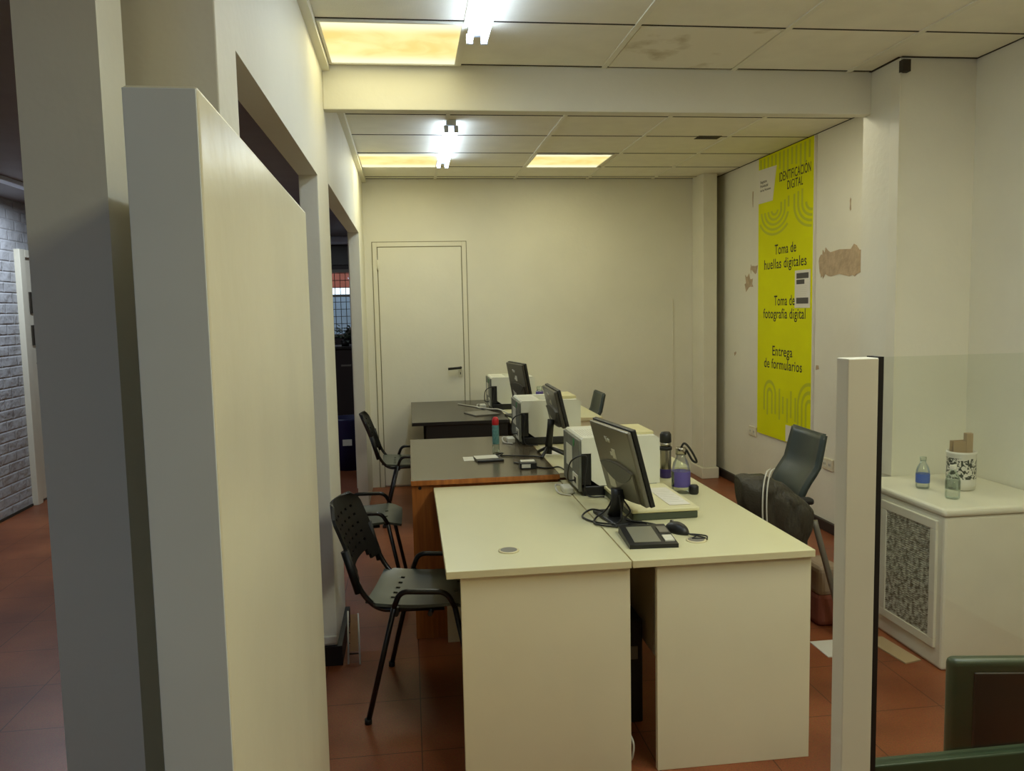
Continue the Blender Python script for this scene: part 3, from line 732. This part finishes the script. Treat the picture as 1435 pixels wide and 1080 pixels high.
# ------------------------------------------------------------------ visitor chairs (perforated plastic on black tube)
def make_iso(loc, rz, label):
    t = thing('visitor_chair', label, 'chair', loc, rz, 'black visitor chairs along the desks')
    def seat_fn(u, v):     # u 0..1 back->front, v -1..1 across
        x = -.205+.42*u
        z = .448+.018*(1-u)**3*0-.012*math.sin(PI*min(1, u*1.1))+.010*abs(v)**2.5-.028*max(0, u-.82)/.18*(u > .82)
        w = .215-.022*(u < .06)-.03*max(0, u-.9)/.1
        return (x, v*w, z)
    us = [0, .05, .1, .16, .20, .24, .3, .4, .5, .6, .7, .78, .82, .86, .9, .94, .97, 1]
    vs = [-1, -.92, -.8]
    for k in range(5):
        c = -.56+.28*k; vs += [c-.05, c+.05]
    vs += [.8, .92, 1]
    hu = [us.index(.16), us.index(.2)]
    holes = set()
    for k in range(5): holes.add((us.index(.20), 3+2*k)); 
    for k in (1, 3): holes.add((us.index(.78), 3+2*k))
    b = shell(newbm(), us, vs, seat_fn, .012, holes); sharp(b); obj('seat', b, M['seatpl'], t)
    def back_fn(u, v):     # u 0..1 bottom->top
        z = .53+.285*u
        x = -.258-.085*u-.02*u*u+.035*abs(v)**2
        w = .215-.02*max(0, u-.8)/.2*max(0, u-.8)/.2*4
        return (x, v*w, z)
    us = [0, .07, .16]
    for k in range(5):
        c = .28+.125*k; us += [c, c+.035]
    us += [.88, .94, .98, 1]
    holes = set()
    for k in range(5):
        for j in range(5):
            if (k+j) % 2 == 0 or True: holes.add((3+2*k, 3+2*j))
    # arched lower edge: open centre
    for j in range(len(vs)-1):
        if abs((vs[j]+vs[j+1])/2) < .7: holes.add((0, j))
        if abs((vs[j]+vs[j+1])/2) < .5: holes.add((1, j))
    b = shell(newbm(), us, vs, back_fn, .012, holes); sharp(b); obj('backrest', b, M['backpl'], t)
    for s in (-1, 1):
        y = .222*s
        k = newbm(); tube(k, [(-.226, y*.95, .50), (-.272, y*.965, .665)], [.018, .020], 10, sx=.8); obj('back_sleeve', k, M['backpl'], t)
        k = newbm(); tube(k, rounded([(.10, y*.86, .433), (-.155, y*.86, .425), (-.212, y*.93, .49), (-.255, y*.95, .60)], .07, 6), .0105, 10); obj('back_frame', k, M['chrome_black'], t)
        yo = .242*s
        k = newbm(); tube(k, [(-.20, yo*1.05, .0), (-.085, yo, .455)], .0105, 10); l = obj('leg', k, M['chrome_black'], t)
        k = newbm(); lathe(k, [(.014, 0), (.014, .02)], 10, (-.198, yo*1.05, 0)); obj('foot_cap', k, M['rubber'], l)
        k = newbm(); tube(k, [(.235, yo*1.05, .0), (.145, yo, .455)], .0105, 10); l = obj('leg', k, M['chrome_black'], t)
        k = newbm(); lathe(k, [(.014, 0), (.014, .02)], 10, (.233, yo*1.05, 0)); obj('foot_cap', k, M['rubber'], l)
        k = newbm(); tube(k, rounded([(-.086, yo, .452), (-.062, yo, .514), (.115, yo, .512), (.1455, yo, .452)], .05, 6), .0107, 10); obj('side_hoop', k, M['chrome_black'], t)
        k = newbm(); box(k, (-.09, yo-.02*s, .425), (-.07, yo-.004*s, .45)); obj('bracket', k, M['blackpl'], t)
    k = newbm(); tube(k, [(.05, -.24, .425), (.05, .24, .425)], .010, 10); obj('cross_bar', k, M['chrome_black'], t)
    k = newbm(); tube(k, [(-.08, -.24, .425), (-.08, .24, .425)], .010, 10); obj('cross_bar', k, M['chrome_black'], t)
    return t
c0 = make_iso((.035, 3.25, 0), math.radians(-9), 'black perforated chair nearest the camera, tucked under the white desk')
dup(c0, (-.285, 4.50, 0), 0, 'black perforated chair half hidden behind the nearest chair, facing the orange desk')
dup(c0, (-.02, 6.15, 0), 0, 'black perforated chair furthest back, by the white door and black desk')

# ------------------------------------------------------------------ staff chairs
def make_staff(loc, rz, label, cover, name='staff_chair', scale=1., group=None):
    t = thing(name, label, 'chair', loc, rz, group); t.scale = (scale,)*3
    # local: sitter faces -x
    def back_fn(u, v):
        z = .52+.43*u
        x = .215-.045*math.sin(PI*min(1, u*1.6)) + .10*max(0, u-.3) + .03*(1-abs(v)**2)
        w = .165+.018*math.sin(PI*u*.9)
        return (x, v*w, z+.012*(abs(v)**2)*u)
    us = [i/14 for i in range(15)]; vs = [-1+i/5 for i in range(11)]
    b = shell(newbm(), us, vs, back_fn, .028)
    bmesh.ops.bevel(b, geom=[e for e in b.edges if e.is_manifold and e.calc_face_angle(0) > 1.0], offset=.008, segments=2, affect='EDGES')
    for f in b.faces: f.smooth = True
    obj('backrest', b, cover, t)
    b = newbm(); box(b, (-.24, -.225, .435), (.19, .225, .495), .022, 0, 3)
    for f in b.faces: f.smooth = True
    obj('seat', b, cover, t)
    for s in (-1, 1):
        b = newbm(); tube(b, rounded([(.05, .20*s, .43), (.11, .262*s, .44), (.11, .27*s, .66)], .04, 5), .014, 8); obj('arm_support', b, M['blackpl'], t)
        b = newbm(); box(b, (.05, .27*s-.027, .66), (.18, .27*s+.027, .69), .012, 0, 3); obj('armrest', b, M['blackpl'], t)
    for s_ in (-1, 1):
        b = newbm(); tube(b, [(-.205, .20*s_, .44), (-.235, .215*s_, .012)], .013, 8); l = obj('leg', b, M['blackpl'], t)
        b = newbm(); lathe(b, [(.018, 0), (.018, .02)], 12, (-.234, .215*s_, 0)); obj('foot_cap', b, M['rubber'], l)
        b = newbm(); tube(b, rounded([(.232, .185*s_, .56), (.245, .195*s_, .50), (.375, .215*s_, .012)], .06, 5), .015, 8); l = obj('leg', b, M['greymetal'], t); l['label'] = 'grey rear leg running up the backrest'
        b = newbm(); lathe(b, [(.018, 0), (.018, .02)], 12, (.373, .215*s_, 0)); obj('foot_cap', b, M['rubber'], l)
    b = newbm(); box(b, (-.21, -.20, .418), (.20, .20, .436), .004); obj('seat_frame', b, M['blackpl'], t)
    return t
sc = make_staff((1.62, 3.70, 0), math.radians(-2), 'blue-grey staff chair with a dark jacket on its arm, right of the near desk', M['vinyl'], group='blue-grey staff chairs')
dup(sc, (1.25, 6.40, 0), 0, 'blue-grey staff chair at the back right desk, only its backrest top showing', 'blue-grey staff chairs').scale = (.93, .93, .93)
t = thing('visitor_chair', 'dark green padded chair behind the glass at the bottom right corner', 'chair', (1.32, 1.66, 0), math.radians(-9))
b = newbm(); box(b, (-.20, -.20, .50), (.20, -.165, .825), .014, 0, 3)
for f in b.faces: f.smooth = True
obj('backrest', b, M['greenvinyl'], t)
o = obj('back_shell', bx((-.155, -.206, .47), (.155, -.198, .80), .003), M['blackpl'], t); o['label'] = 'black outer shell of the backrest'
obj('seat', bx((-.19, -.16, .35), (.19, .16, .40), .015, 0, 3), M['greenvinyl'], t)
for sx in (-1, 1):
    b = newbm(); tube(b, [(.17*sx, -.15, 0), (.17*sx, -.155, .36), (.17*sx, -.182, .56)], .011, 8); obj('leg', b, M['chrome_black'], t)
    b = newbm(); tube(b, [(.17*sx, .15, 0), (.17*sx, .14, .36)], .011, 8); obj('leg', b, M['chrome_black'], t)

# jacket draped over the near armrest of the staff chair
def jacket():
    t = thing('quilted_jacket', 'dark olive quilted jacket draped over the arm of the staff chair', 'jacket', (1.62, 3.43, .70), math.radians(-4))
    b = newbm(); nu, nv = 60, 40; rings = []
    for i in range(nu+1):
        u = i/nu; x = -.175+.33*u
        end = min(1, (math.sin(PI*min(max(u, .0), 1))**.6))
        ring = []
        for j in range(nv):
            a = 2*PI*j/nv; ca, sa = math.cos(a), math.sin(a)
            ry = .105*(.45+.55*end)*(1+.08*math.sin(7*u+2)); rz = (.085 if sa > 0 else .24)*(.3+.7*end)
            y = ry*math.copysign(abs(ca)**.75, ca); z = rz*math.copysign(abs(sa)**.85, sa)+.015-.15*(u-.35)
            q = abs(math.sin((u*3+j/nv*6)*PI))*abs(math.sin((u*3-j/nv*6)*PI))
            bulge = .016*(q**.3-.7)*end+.005*math.sin(u*9+a*2)
            ring.append(b.verts.new((x, y+ca*bulge, z+sa*bulge)))
        rings.append(ring)
    for i in range(nu):
        for j in range(nv):
            f = b.faces.new((rings[i][j], rings[i][(j+1) % nv], rings[i+1][(j+1) % nv], rings[i+1][j])); f.smooth = True
    b.faces.new(rings[0][::-1]); b.faces.new(rings[-1])
    obj('jacket_body', b, M['jacket'], t)
    for k in range(2):
        o_ = .018*k
        c = newbm(); tube(c, catmull([(.0-o_, .02, .125-.0), (-.045-o_, -.05, .122), (-.075-o_, -.095, .07), (-.085-o_, -.112, -.02), (-.08-o_, -.112, -.12)], 8), .0035, 6); o = obj('cord', c, M['cordwhite'], t); o['label'] = 'pale drawcord'
jacket()

t = thing('shoulder_bag', 'beige and rust coloured bag on the floor behind the staff chair', 'bag', (1.985, 3.705, 0), math.radians(2))
b = newbm(); box(b, (-.065, -.105, .0), (.065, .105, .17), .03, 0, 3); obj('bag_bottom', b, M['bagr'], t)
b = newbm(); box(b, (-.067, -.107, .15), (.062, .107, .30), .03, 0, 3); obj('bag_body', b, M['bagb'], t)
tag(obj('paper_sheet', bx((1.80, 3.28, 0), (1.97, 3.45, .004)), M['paper']), 'white sheet lying on the floor under the staff chair', 'paper')

# ------------------------------------------------------------------ poster on the right wall
T = thing('wall_poster', 'tall lime green information poster on the right wall', 'poster', (2.83, 5.86, 1.62))
def PW(b):       # world -> poster local
    for v in b.verts: v.co -= Vector((2.83, 5.86, 1.62))
    return b
b = newbm(); box(b, (2.812, 5.415, .525), (2.8295, 6.31, 2.715)); 
obj('board', PW(b), M['lime'], T)
b = newbm(); box(b, (2.8115, 5.408, .525), (2.8295, 5.416, 2.715)); obj('board_edge', PW(b), M['paper'], T)
b = newbm(); prism(b, [(2.8118, 6.312, 2.625), (2.8118, 5.99, 2.615), (2.8118, 6.055, 2.36), (2.8118, 6.312, 2.362)], (-.0008, 0, 0)); obj('logo_panel', PW(b), M['paper'], T)
def ptext(s, yl, yr, z, h, m=M['ink'], name='lettering', off=.0):
    mtx = Matrix(((0, 0, -1, 2.8118-off-2.83), (-1, 0, 0, (yl+yr)/2-5.86), (0, 1, 0, z-1.62), (0, 0, 0, 1)))
    text_mesh(name, s, mtx, m, T, abs(yl-yr), h)
ptext('IDENTIFICACIÓN', 5.945, 5.457, 2.482, .066); ptext('DIGITAL', 5.813, 5.572, 2.408, .062)
ptext('Toma de', 6.012, 5.664, 1.944, .074); ptext('huellas digitales', 6.195, 5.505, 1.838, .074)
ptext('Toma de', 6.016, 5.677, 1.556, .074); ptext('fotografía digital', 6.205, 5.512, 1.457, .074)
ptext('Entrega', 6.038, 5.705, 1.170, .074); ptext('de formularios', 6.185, 5.555, 1.069, .074)
ptext('Registro', 6.275, 6.16, 2.515, .022, M['greyprint'], off=.001); ptext('Provincial', 6.275, 6.14, 2.483, .022, M['greyprint'], off=.001); ptext('de las Personas', 6.275, 6.09, 2.452, .018, M['greyprint'], off=.001)
# fingerprint line pattern
def arc(b, cy, cz, r, w, a0, a1, ymin=5.42, ymax=6.305, zmin=.53, zmax=2.71, sq=1.):
    n = 26; pi_, po = [], []
    segs = []
    for k in range(n+1):
        a = a0+(a1-a0)*k/n
        def P(rr): return (cy+rr*math.cos(a), cz+rr*math.sin(a)*sq)
        p, q = P(r-w/2), P(r+w/2)
        segs.append((p, q))
    for k in range(n):
        (p0, q0), (p1, q1) = segs[k], segs[k+1]
        if all(ymin < y < ymax and zmin < z < zmax for y, z in (p0, q0, p1, q1)):
            b.faces.new([b.verts.new((2.8117, y, z)) for y, z in (p0, q0, q1, p1)])
def bars(b, items, w=.028):
    for y, z0, z1 in items: b.faces.new([b.verts.new((2.8117, yy, zz)) for yy, zz in ((y-w/2, z0), (y+w/2, z0), (y+w/2, z1), (y-w/2, z1))])
b = newbm()
for r in (.05, .11, .17, .23, .29): arc(b, 6.02, 2.28, r, .03, PI, 2*PI, ymin=5.78, sq=.62)
for r in (.10, .16, .22, .28): arc(b, 5.50, 2.30, r, .03, PI*.55, PI*1.5, sq=.9) if 0 else arc(b, 5.42, 2.28, r, .03, 0, -PI*.5, sq=.62)
bars(b, [(6.02-.11, 2.28, 2.33), (6.02-.17, 2.28, 2.34), (6.02-.23, 2.28, 2.36), (5.42+.22, 2.28, 2.37), (5.42+.28, 2.28, 2.36), (5.42+.16, 2.28, 2.38)])
for i in range(13): bars(b, [(6.27-.066*i, 2.62 if i < 5 else 2.56+.02*math.sin(i*1.7), 2.70)])
for r in (.04, .10): arc(b, 6.08, .86, r, .026, 0, PI, sq=1.0)
for y in (6.04, 6.12, 5.98, 6.18, 5.91, 5.85, 5.78, 5.72, 5.65): bars(b, [(y, .70+.03*math.sin(y*40), .86 if 5.97 < y else .88+.04*math.sin(y*30))], .026)
for r in (.05, .11, .17): arc(b, 5.44, .82, r, .026, 0, PI*.6)
for y in (5.49, 5.55, 5.61): bars(b, [(y, .66, .82)], .026)
r_ = bmesh.ops.extrude_face_region(b, geom=list(b.faces))
for v in r_['geom']:
    if isinstance(v, bmesh.types.BMVert): v.co.x -= .0003
obj('fingerprint_print', PW(b), M['limed'], T)

t = thing('paper_notice', 'small black and white printed notice taped on the lime poster', 'notice', (2.812, 5.56, 1.67))
obj('sheet', bx((-.0016, -.115, -.135), (-.0006, .115, .135)), M['paper'], t)
b = newbm(); box(b, (-.0022, -.09, .075), (-.0016, .09, .115)); box(b, (-.0022, -.03, .035), (-.0016, .09, .068)); box(b, (-.0022, -.09, -.105), (-.0016, .09, -.062))
obj('printed_band', b, M['greyprint'], t)
b = newbm()
for k in range(6): box(b, (-.0020, -.07+.01*(k % 3), .02-.014*k), (-.0016, .08, .024-.014*k))
obj('printed_line', b, M['label'], t)
tag(obj('paper_tag', bx((2.8105, 5.66, .53), (2.8115, 5.80, .655)), M['paper']), 'blank white tag stuck at the bottom edge of the lime poster', 'tag')

def socket(loc, label, name='wall_socket'):
    t = thing(name, label, 'socket', loc)
    obj('cover_plate', bx((-.012, -.07, -.04), (.0, .07, .04), .004), M['sockp'], t)
    b = newbm(); box(b, (-.0135, .01, -.022), (-.012, .055, .022)); box(b, (-.0135, -.055, -.022), (-.012, -.01, .022)); obj('outlet', b, M['label'], t)
    b = newbm()
    for y in (.033, -.033):
        for dy in (-.008, .008): box(b, (-.0142, y+dy-.002, -.008), (-.0135, y+dy+.002, .008))
    obj('pin_slot', b, M['gap'], t)
socket((2.83, 5.19, .465), 'ivory double socket on the right wall behind the staff chair')
socket((2.83, 6.42, .515), 'ivory socket on the right wall, left of the poster bottom')

# ------------------------------------------------------------------ heater cabinet
t = thing('radiator_cabinet', 'low cream metal cabinet with a dirty louvred side under the bottles', 'cabinet', (2.48, 3.40, 0))
b = newbm(); box(b, (-.285, -.325, .0), (.28, .33, .665), .012); obj('cabinet_body', b, M['trimp'], t)
b = newbm(); box(b, (-.295, -.335, .665), (.28, .333, .70), .014, 0, 3); obj('cabinet_top', b, M['trimp'], t)
fr = newbm(); x = -.297
box(fr, (x, -.285, .60), (-.284, .12, .64), .003); box(fr, (x, -.285, .085), (-.284, .12, .125), .003); box(fr, (x, -.285, .125), (-.284, -.245, .60), .003); box(fr, (x, .075, .125), (-.284, .12, .60), .003)
obj('grille_frame', fr, M['trimp'], t)
g = newbm()
for k in range(48):
    z = .13+.0099*k
    prism(g, [(-.2855, -.245, z), (-.2935, -.245, z-.002), (-.2935, -.245, z+.001), (-.2855, -.245, z+.004)], (0, .32, 0))
box(g, (-.2858, -.245, .125), (-.2852, .075, .60), 0, 1)
o = obj('louvre_grille', g, [M['grille'], M['gap']], t); o['label'] = 'dirty louvred metal grille'

def water_bottle(loc, label, lab):
    t = thing('water_bottle', label, 'bottle', loc)
    b = newbm(); lathe(b, [(.024, 0), (.030, .006), (.030, .03), (.029, .034), (.030, .038), (.030, .08), (.026, .098), (.013, .122), (.012, .132)], 24); obj('bottle_body', b, M['clear'], t)
    b = newbm(); lathe(b, [(.014, .130), (.0145, .132), (.0145, .146), (.013, .148)], 16); obj('cap', b, M['label'] if not lab else M['clear'], t)
    if lab:
        b = newbm(); lathe(b, [(.0303, .028), (.0306, .03), (.0306, .068), (.0303, .07)], 24); obj('bottle_label', b, M['blue_lab'], t)
    else:
        b = newbm(); lathe(b, [(.0302, .045), (.0304, .046), (.0304, .078), (.0302, .079)], 24); obj('bottle_label', b, M['clear'], t)
water_bottle((2.345, 3.45, .70), 'water bottle with a blue label on the cream cabinet', True)
water_bottle((2.345, 3.24, .70), 'clear unlabelled water bottle in front of the floral pot', False)
t = thing('floral_pot', 'white pot with a dark floral print holding cardboard on the cabinet', 'pot', (2.50, 3.40, .70))
b = newbm(); lathe(b, [(.048, 0), (.058, .006), (.062, .03), (.062, .165), (.064, .168), (.064, .178), (.058, .178), (.056, .03), (.002, .02)], 32); obj('pot_body', b, M['floral'], t)
t = thing('cardboard_piece', 'folded brown cardboard pieces sticking out of the floral pot', 'cardboard', (2.50, 3.40, .725))
b = newbm(); box(b, (-.045, -.008, .0), (.022, -.004, .197)); box(b, (-.045, .018, .0), (.022, .022, .20)); obj('cardboard_fold', b, M['card'], t)
b = newbm(); box(b, (.015, -.012, .0), (.048, .012, .235), .002); obj('cardboard_tube', b, M['card'], t)
b = newbm(); prism(b, [(2.06, 3.46, 0), (2.155, 3.44, 0), (2.175, 3.18, 0), (2.09, 3.16, 0)], (0, 0, .006))
tag(obj('cardboard_sheet', b, M['card']), 'flat cardboard strip on the floor at the foot of the cabinet', 'cardboard')

# ------------------------------------------------------------------ odds and ends by the pier
t = thing('folding_rack', 'small wooden slatted rack leaning on the pier near the floor', 'rack', (-.29, 3.63, 0))
b = newbm(); prism(b, [(-.016, -.034, .05), (.020, -.034, .05), (.014, .09, .175), (-.018, .09, .175)], (0, -.006, .004)); obj('slat', b, M['brownshine'], t)
b = newbm(); tube(b, [(-.024, -.05, .0), (-.03, .10, .19)], .0045, 6); obj('rack_leg', b, M['cordwhite'], t)
b = newbm(); tube(b, [(.028, -.06, .0), (.016, .09, .18)], .0045, 6); obj('rack_leg', b, M['cordwhite'], t)
for k in range(4):
    b = newbm(); tube(b, [(-.026, -.02+.03*k, .035+.038*k), (.022, -.02+.03*k, .035+.038*k)], .0035, 6); obj('rung', b, M['darkwood'], t)
t = thing('computer_tower', 'black computer tower on the floor in the gap between the front desks', 'computer', (.775, 3.05, 0))
obj('case', bx((-.06, -.18, .0), (.06, .2, .40), .006), M['blackpl'], t)
b = newbm(); box(b, (-.04, -.183, .25), (.04, -.18, .30)); obj('rear_plate', b, M['greymetal'], t)
c = newbm(); tube(c, catmull([(.708, 2.60, .11), (.716, 2.58, .08), (.712, 2.585, .03), (.70, 2.60, .006)], 8), .004, 6); 
tag(obj('floor_cable', c, M['cordwhite']), 'white cable hanging down in the gap between the front desks', 'cable')

# ------------------------------------------------------------------ neighbouring hall seen through the doorway
t = thing('reception_counter', 'dark counter in the hall seen through the doorway', 'counter', (-.80, 9.4, 0))
obj('counter_body', bx((-.5, -.25, 0), (.33, .25, 1.17), .01), M['darkwood'], t)
obj('counter_top', bx((-.52, -.28, 1.17), (.35, .28, 1.20), .005), M['blackpan'], t)
b = newbm(); box(b, (.05, -.253, .98), (.16, -.25, 1.0)); obj('counter_label', b, M['greymetal'], t)
t = thing('potted_plant', 'leafy green plant on the dark hall counter', 'plant', (-.70, 9.22, 1.20))
b = newbm(); lathe(b, [(.04, 0), (.055, .07), (.05, .07)], 16); obj('pot', b, M['blackpl'], t)
b = newbm()
for k in range(60):
    a = random.uniform(0, 2*PI); rr = random.uniform(.03, .15); zz = random.uniform(-.01, .16) if rr > .1 else random.uniform(.05, .18)
    p = Vector((math.cos(a)*rr, math.sin(a)*rr, zz+.05)); d = Vector((math.cos(a), math.sin(a), random.uniform(-.6, .8))).normalized(); s = Vector((-math.sin(a), math.cos(a), 0))*.018; up = d.cross(s).normalized()*.006
    vs_ = [b.verts.new(q) for q in (p-d*.03, p+s+up, p+d*.05, p-s+up)]; b.faces.new(vs_)
for k in range(14):
    a = random.uniform(0, 2*PI); tube(b, [(0, 0, .06), (math.cos(a)*.06, math.sin(a)*.06, .12), (math.cos(a)*.12, math.sin(a)*.12, .1)], .003, 5)
obj('foliage', b, M['leaf'], t)
t = thing('shoulder_backpack', 'dark backpack standing on the hall counter by the window', 'backpack', (-.60, 9.5, 1.20))
b = newbm(); bmesh.ops.create_uvsphere(b, u_segments=20, v_segments=12, radius=1)
for v in b.verts: v.co = Vector((v.co.x*.13, v.co.y*.09, (v.co.z+1)*.11))
for f in b.faces: f.smooth = True
obj('bag_body', b, M['blackpl'], t)
b = newbm(); tube(b, catmull([(-.11, -.06, .06), (-.07, -.09, .16), (.0, -.05, .225)], 6), .02, 8); obj('bag_strap', b, M['greymetal'], t)
t = thing('waste_bin', 'navy blue plastic bin on the floor in front of the hall counter', 'bin', (-.62, 8.3, 0))
b = newbm(); lathe(b, [(.16, 0), (.19, .5), (.2, .52), (.18, .52), (.15, .03), (.01, .02)], 24); obj('bin_body', b, M['navy'], t)
b = newbm(); box(b, (-.06, -.196, .26), (.03, -.182, .32)); obj('bin_label', b, M['label'], t)

# ------------------------------------------------------------------ ceiling lights
def batten(y0, y1, x, label):
    t = thing('fluorescent_batten', label, 'ceiling light', (x, (y0+y1)/2, H), 0, 'twin fluorescent ceiling battens')
    l = (y1-y0)/2
    obj('batten_body', bx((-.03, -l, -.035), (.03, l, 0), .004), M['batten'], t)
    for s in (-1, 1):
        b = newbm(); tube(b, [(.03*s, -l+.03, -.055), (.03*s, l-.03, -.055)], .0135, 12); obj('lamp_tube', b, M['tube'], t)
        for e in (-1, 1):
            b = newbm(); box(b, (.03*s-.014, e*(l-.03)-.008, -.072), (.03*s+.014, e*(l-.03)+.008, -.03), .003); obj('lamp_holder', b, M['batten'], t)
    return t
batten(2.25, 3.48, .318, 'lit twin fluorescent tube at the top edge, nearer than the beam')
batten(5.08, 6.40, .30, 'lit twin fluorescent tube beyond the ceiling beam')
batten(.90, 2.20, 1.31, 'added out-of-view twin fluorescent tube overhead above the glass screen')  # added out of view to light the desk fronts
def troffer(x0, x1, y0, y1, label):
    t = thing('ceiling_panel_light', label, 'ceiling light', ((x0+x1)/2, (y0+y1)/2, H-.003), 0, 'yellowed ceiling panel lights')
    w, l = (x1-x0)/2, (y1-y0)/2; b = newbm()
    for s in (-1, 1):
        box(b, (s*w, -l-.012, -.008), (s*(w+.012), l+.012, .002)); box(b, (-w, s*l, -.008), (w, s*(l+.012), .002))
    obj('frame', b, M['tbar'], t)
    o = obj('diffuser', bx((-w, -l, -.003), (w, l, .001)), M['diff'], t); o['label'] = 'glowing yellowed diffuser'
troffer(-.31, .255, 3.405, 3.95, 'glowing yellow ceiling panel in front of the beam')
troffer(-.32, .258, 6.14, 6.69, 'glowing yellow ceiling panel at the back left, by the left wall')
troffer(.995, 1.575, 6.14, 6.69, 'glowing yellow ceiling panel at the back, right of the far tube')
troffer(1.0, 1.57, -.18, .38, 'added unseen yellow ceiling panel overhead behind the viewer')  # added out of view as extra light from behind the camera
troffer(1.655, 2.225, 4.32, 4.82, 'added yellow ceiling panel hidden beyond the beam to brighten the right wall')  # added where the beam hides it, to brighten the right wall
troffer(1.655, 2.225, 1.62, 2.18, 'added unseen yellow ceiling panel overhead right of the glass screen post')  # added out of view for more light on the right side

def area(name, loc, sx, sy, power, rgb, rot=(0, 0, 0)):
    l = bpy.data.lights.new(name, 'AREA'); l.shape = 'RECTANGLE'; l.size = sx; l.size_y = sy; l.energy = power; l.color = rgb
    o = bpy.data.objects.new(name, l); COL.objects.link(o); o.location = loc; o.rotation_euler = rot; return o
YEL = (1, .94, .56); BLU = (.80, .93, 1)
area('panel_lamp', (-.03, 3.64, H-.02), .56, .46, 1.9, YEL)
area('panel_lamp', (-.03, 6.41, H-.02), .56, .54, 5.0, YEL)
area('panel_lamp', (1.285, 6.41, H-.02), .56, .54, 5.0, YEL)
area('panel_lamp', (1.285, .10, H-.02), .56, .54, 15, YEL)  # light of the added panel behind the viewer
area('panel_lamp', (1.94, 1.90, H-.02), .56, .54, 12, YEL)  # light of the added unseen panel at the right
area('panel_lamp', (1.94, 4.57, H-.02), .56, .44, 6.5, (1, .95, .74))  # light of the added panel hidden by the beam
for x, y, p in ((.318, 2.865, 1.5), (.30, 5.74, 4), (1.31, 1.55, 11)): area('tube_lamp', (x, y, H-.08), .10, 1.2, p, BLU)  # last entry serves the added unseen batten
area('hall_lamp_fill', (-2.75, 6.4, 2.50), .12, 1.15, 22, (.78, .88, 1))
area('hall_lamp_fill', (-1.0, 9.6, 2.50), .8, .12, 5, (.85, .92, 1))  # added light with no fixture, lifts the hall's far end
area('hall_lamp_fill', (-1.5, -.6, 2.50), .12, 1.15, 11, (.42, .68, 1))  # added unseen bluish fill from behind left, no fixture
t = thing('hall_batten', 'dim fluorescent batten on the ceiling of the neighbouring hall', 'ceiling light', (-2.75, 6.4, 2.55))
obj('batten_body', bx((-.04, -.6, -.03), (.04, .6, 0), .004), M['batten'], t)
t = thing('track_light', 'pale strip light high on the far hall wall', 'ceiling light', (-1.0, 10.8, 2.45))
obj('lamp_body', bx((-.5, -.06, 0), (.5, .06, .10), .02), M['batten'], t)

# ------------------------------------------------------------------ world, camera
W = bpy.data.worlds.new('World'); S.world = W; W.use_nodes = True
W.node_tree.nodes['Background'].inputs['Color'].default_value = (.72, .84, 1, 1)
W.node_tree.nodes['Background'].inputs['Strength'].default_value = 1.8

cam = bpy.data.cameras.new('Camera'); co = bpy.data.objects.new('Camera', cam); COL.objects.link(co)
F_PX = 1140.128
cam.sensor_fit = 'HORIZONTAL'; cam.sensor_width = 36; cam.lens = 36*F_PX/1435; cam.clip_start = .05; cam.clip_end = 100
yaw, pit, rol = .1250282, .09279496, -.02108405
cy, sy = math.cos(yaw), math.sin(yaw); cp, sp = math.cos(pit), math.sin(pit); cr, sr = math.cos(rol), math.sin(rol)
Fv = Vector((sy*cp, cy*cp, -sp)); Rt = Vector((cy, -sy, 0)); Up = Rt.cross(Fv)
r = Rt*cr+Up*sr; u = -Rt*sr+Up*cr
mw = Matrix(((r.x, u.x, -Fv.x, 0), (r.y, u.y, -Fv.y, 0), (r.z, u.z, -Fv.z, 1.565), (0, 0, 0, 1)))
co.matrix_world = mw
S.camera = co

S.view_settings.view_transform = 'Standard'; S.view_settings.look = 'None'
S.view_settings.exposure = .12; S.view_settings.gamma = 1; S.view_settings.use_curve_mapping = False
S.cycles.max_bounces = 10; S.cycles.diffuse_bounces = 6; S.cycles.transparent_max_bounces = 16
S.cycles.use_denoising = True
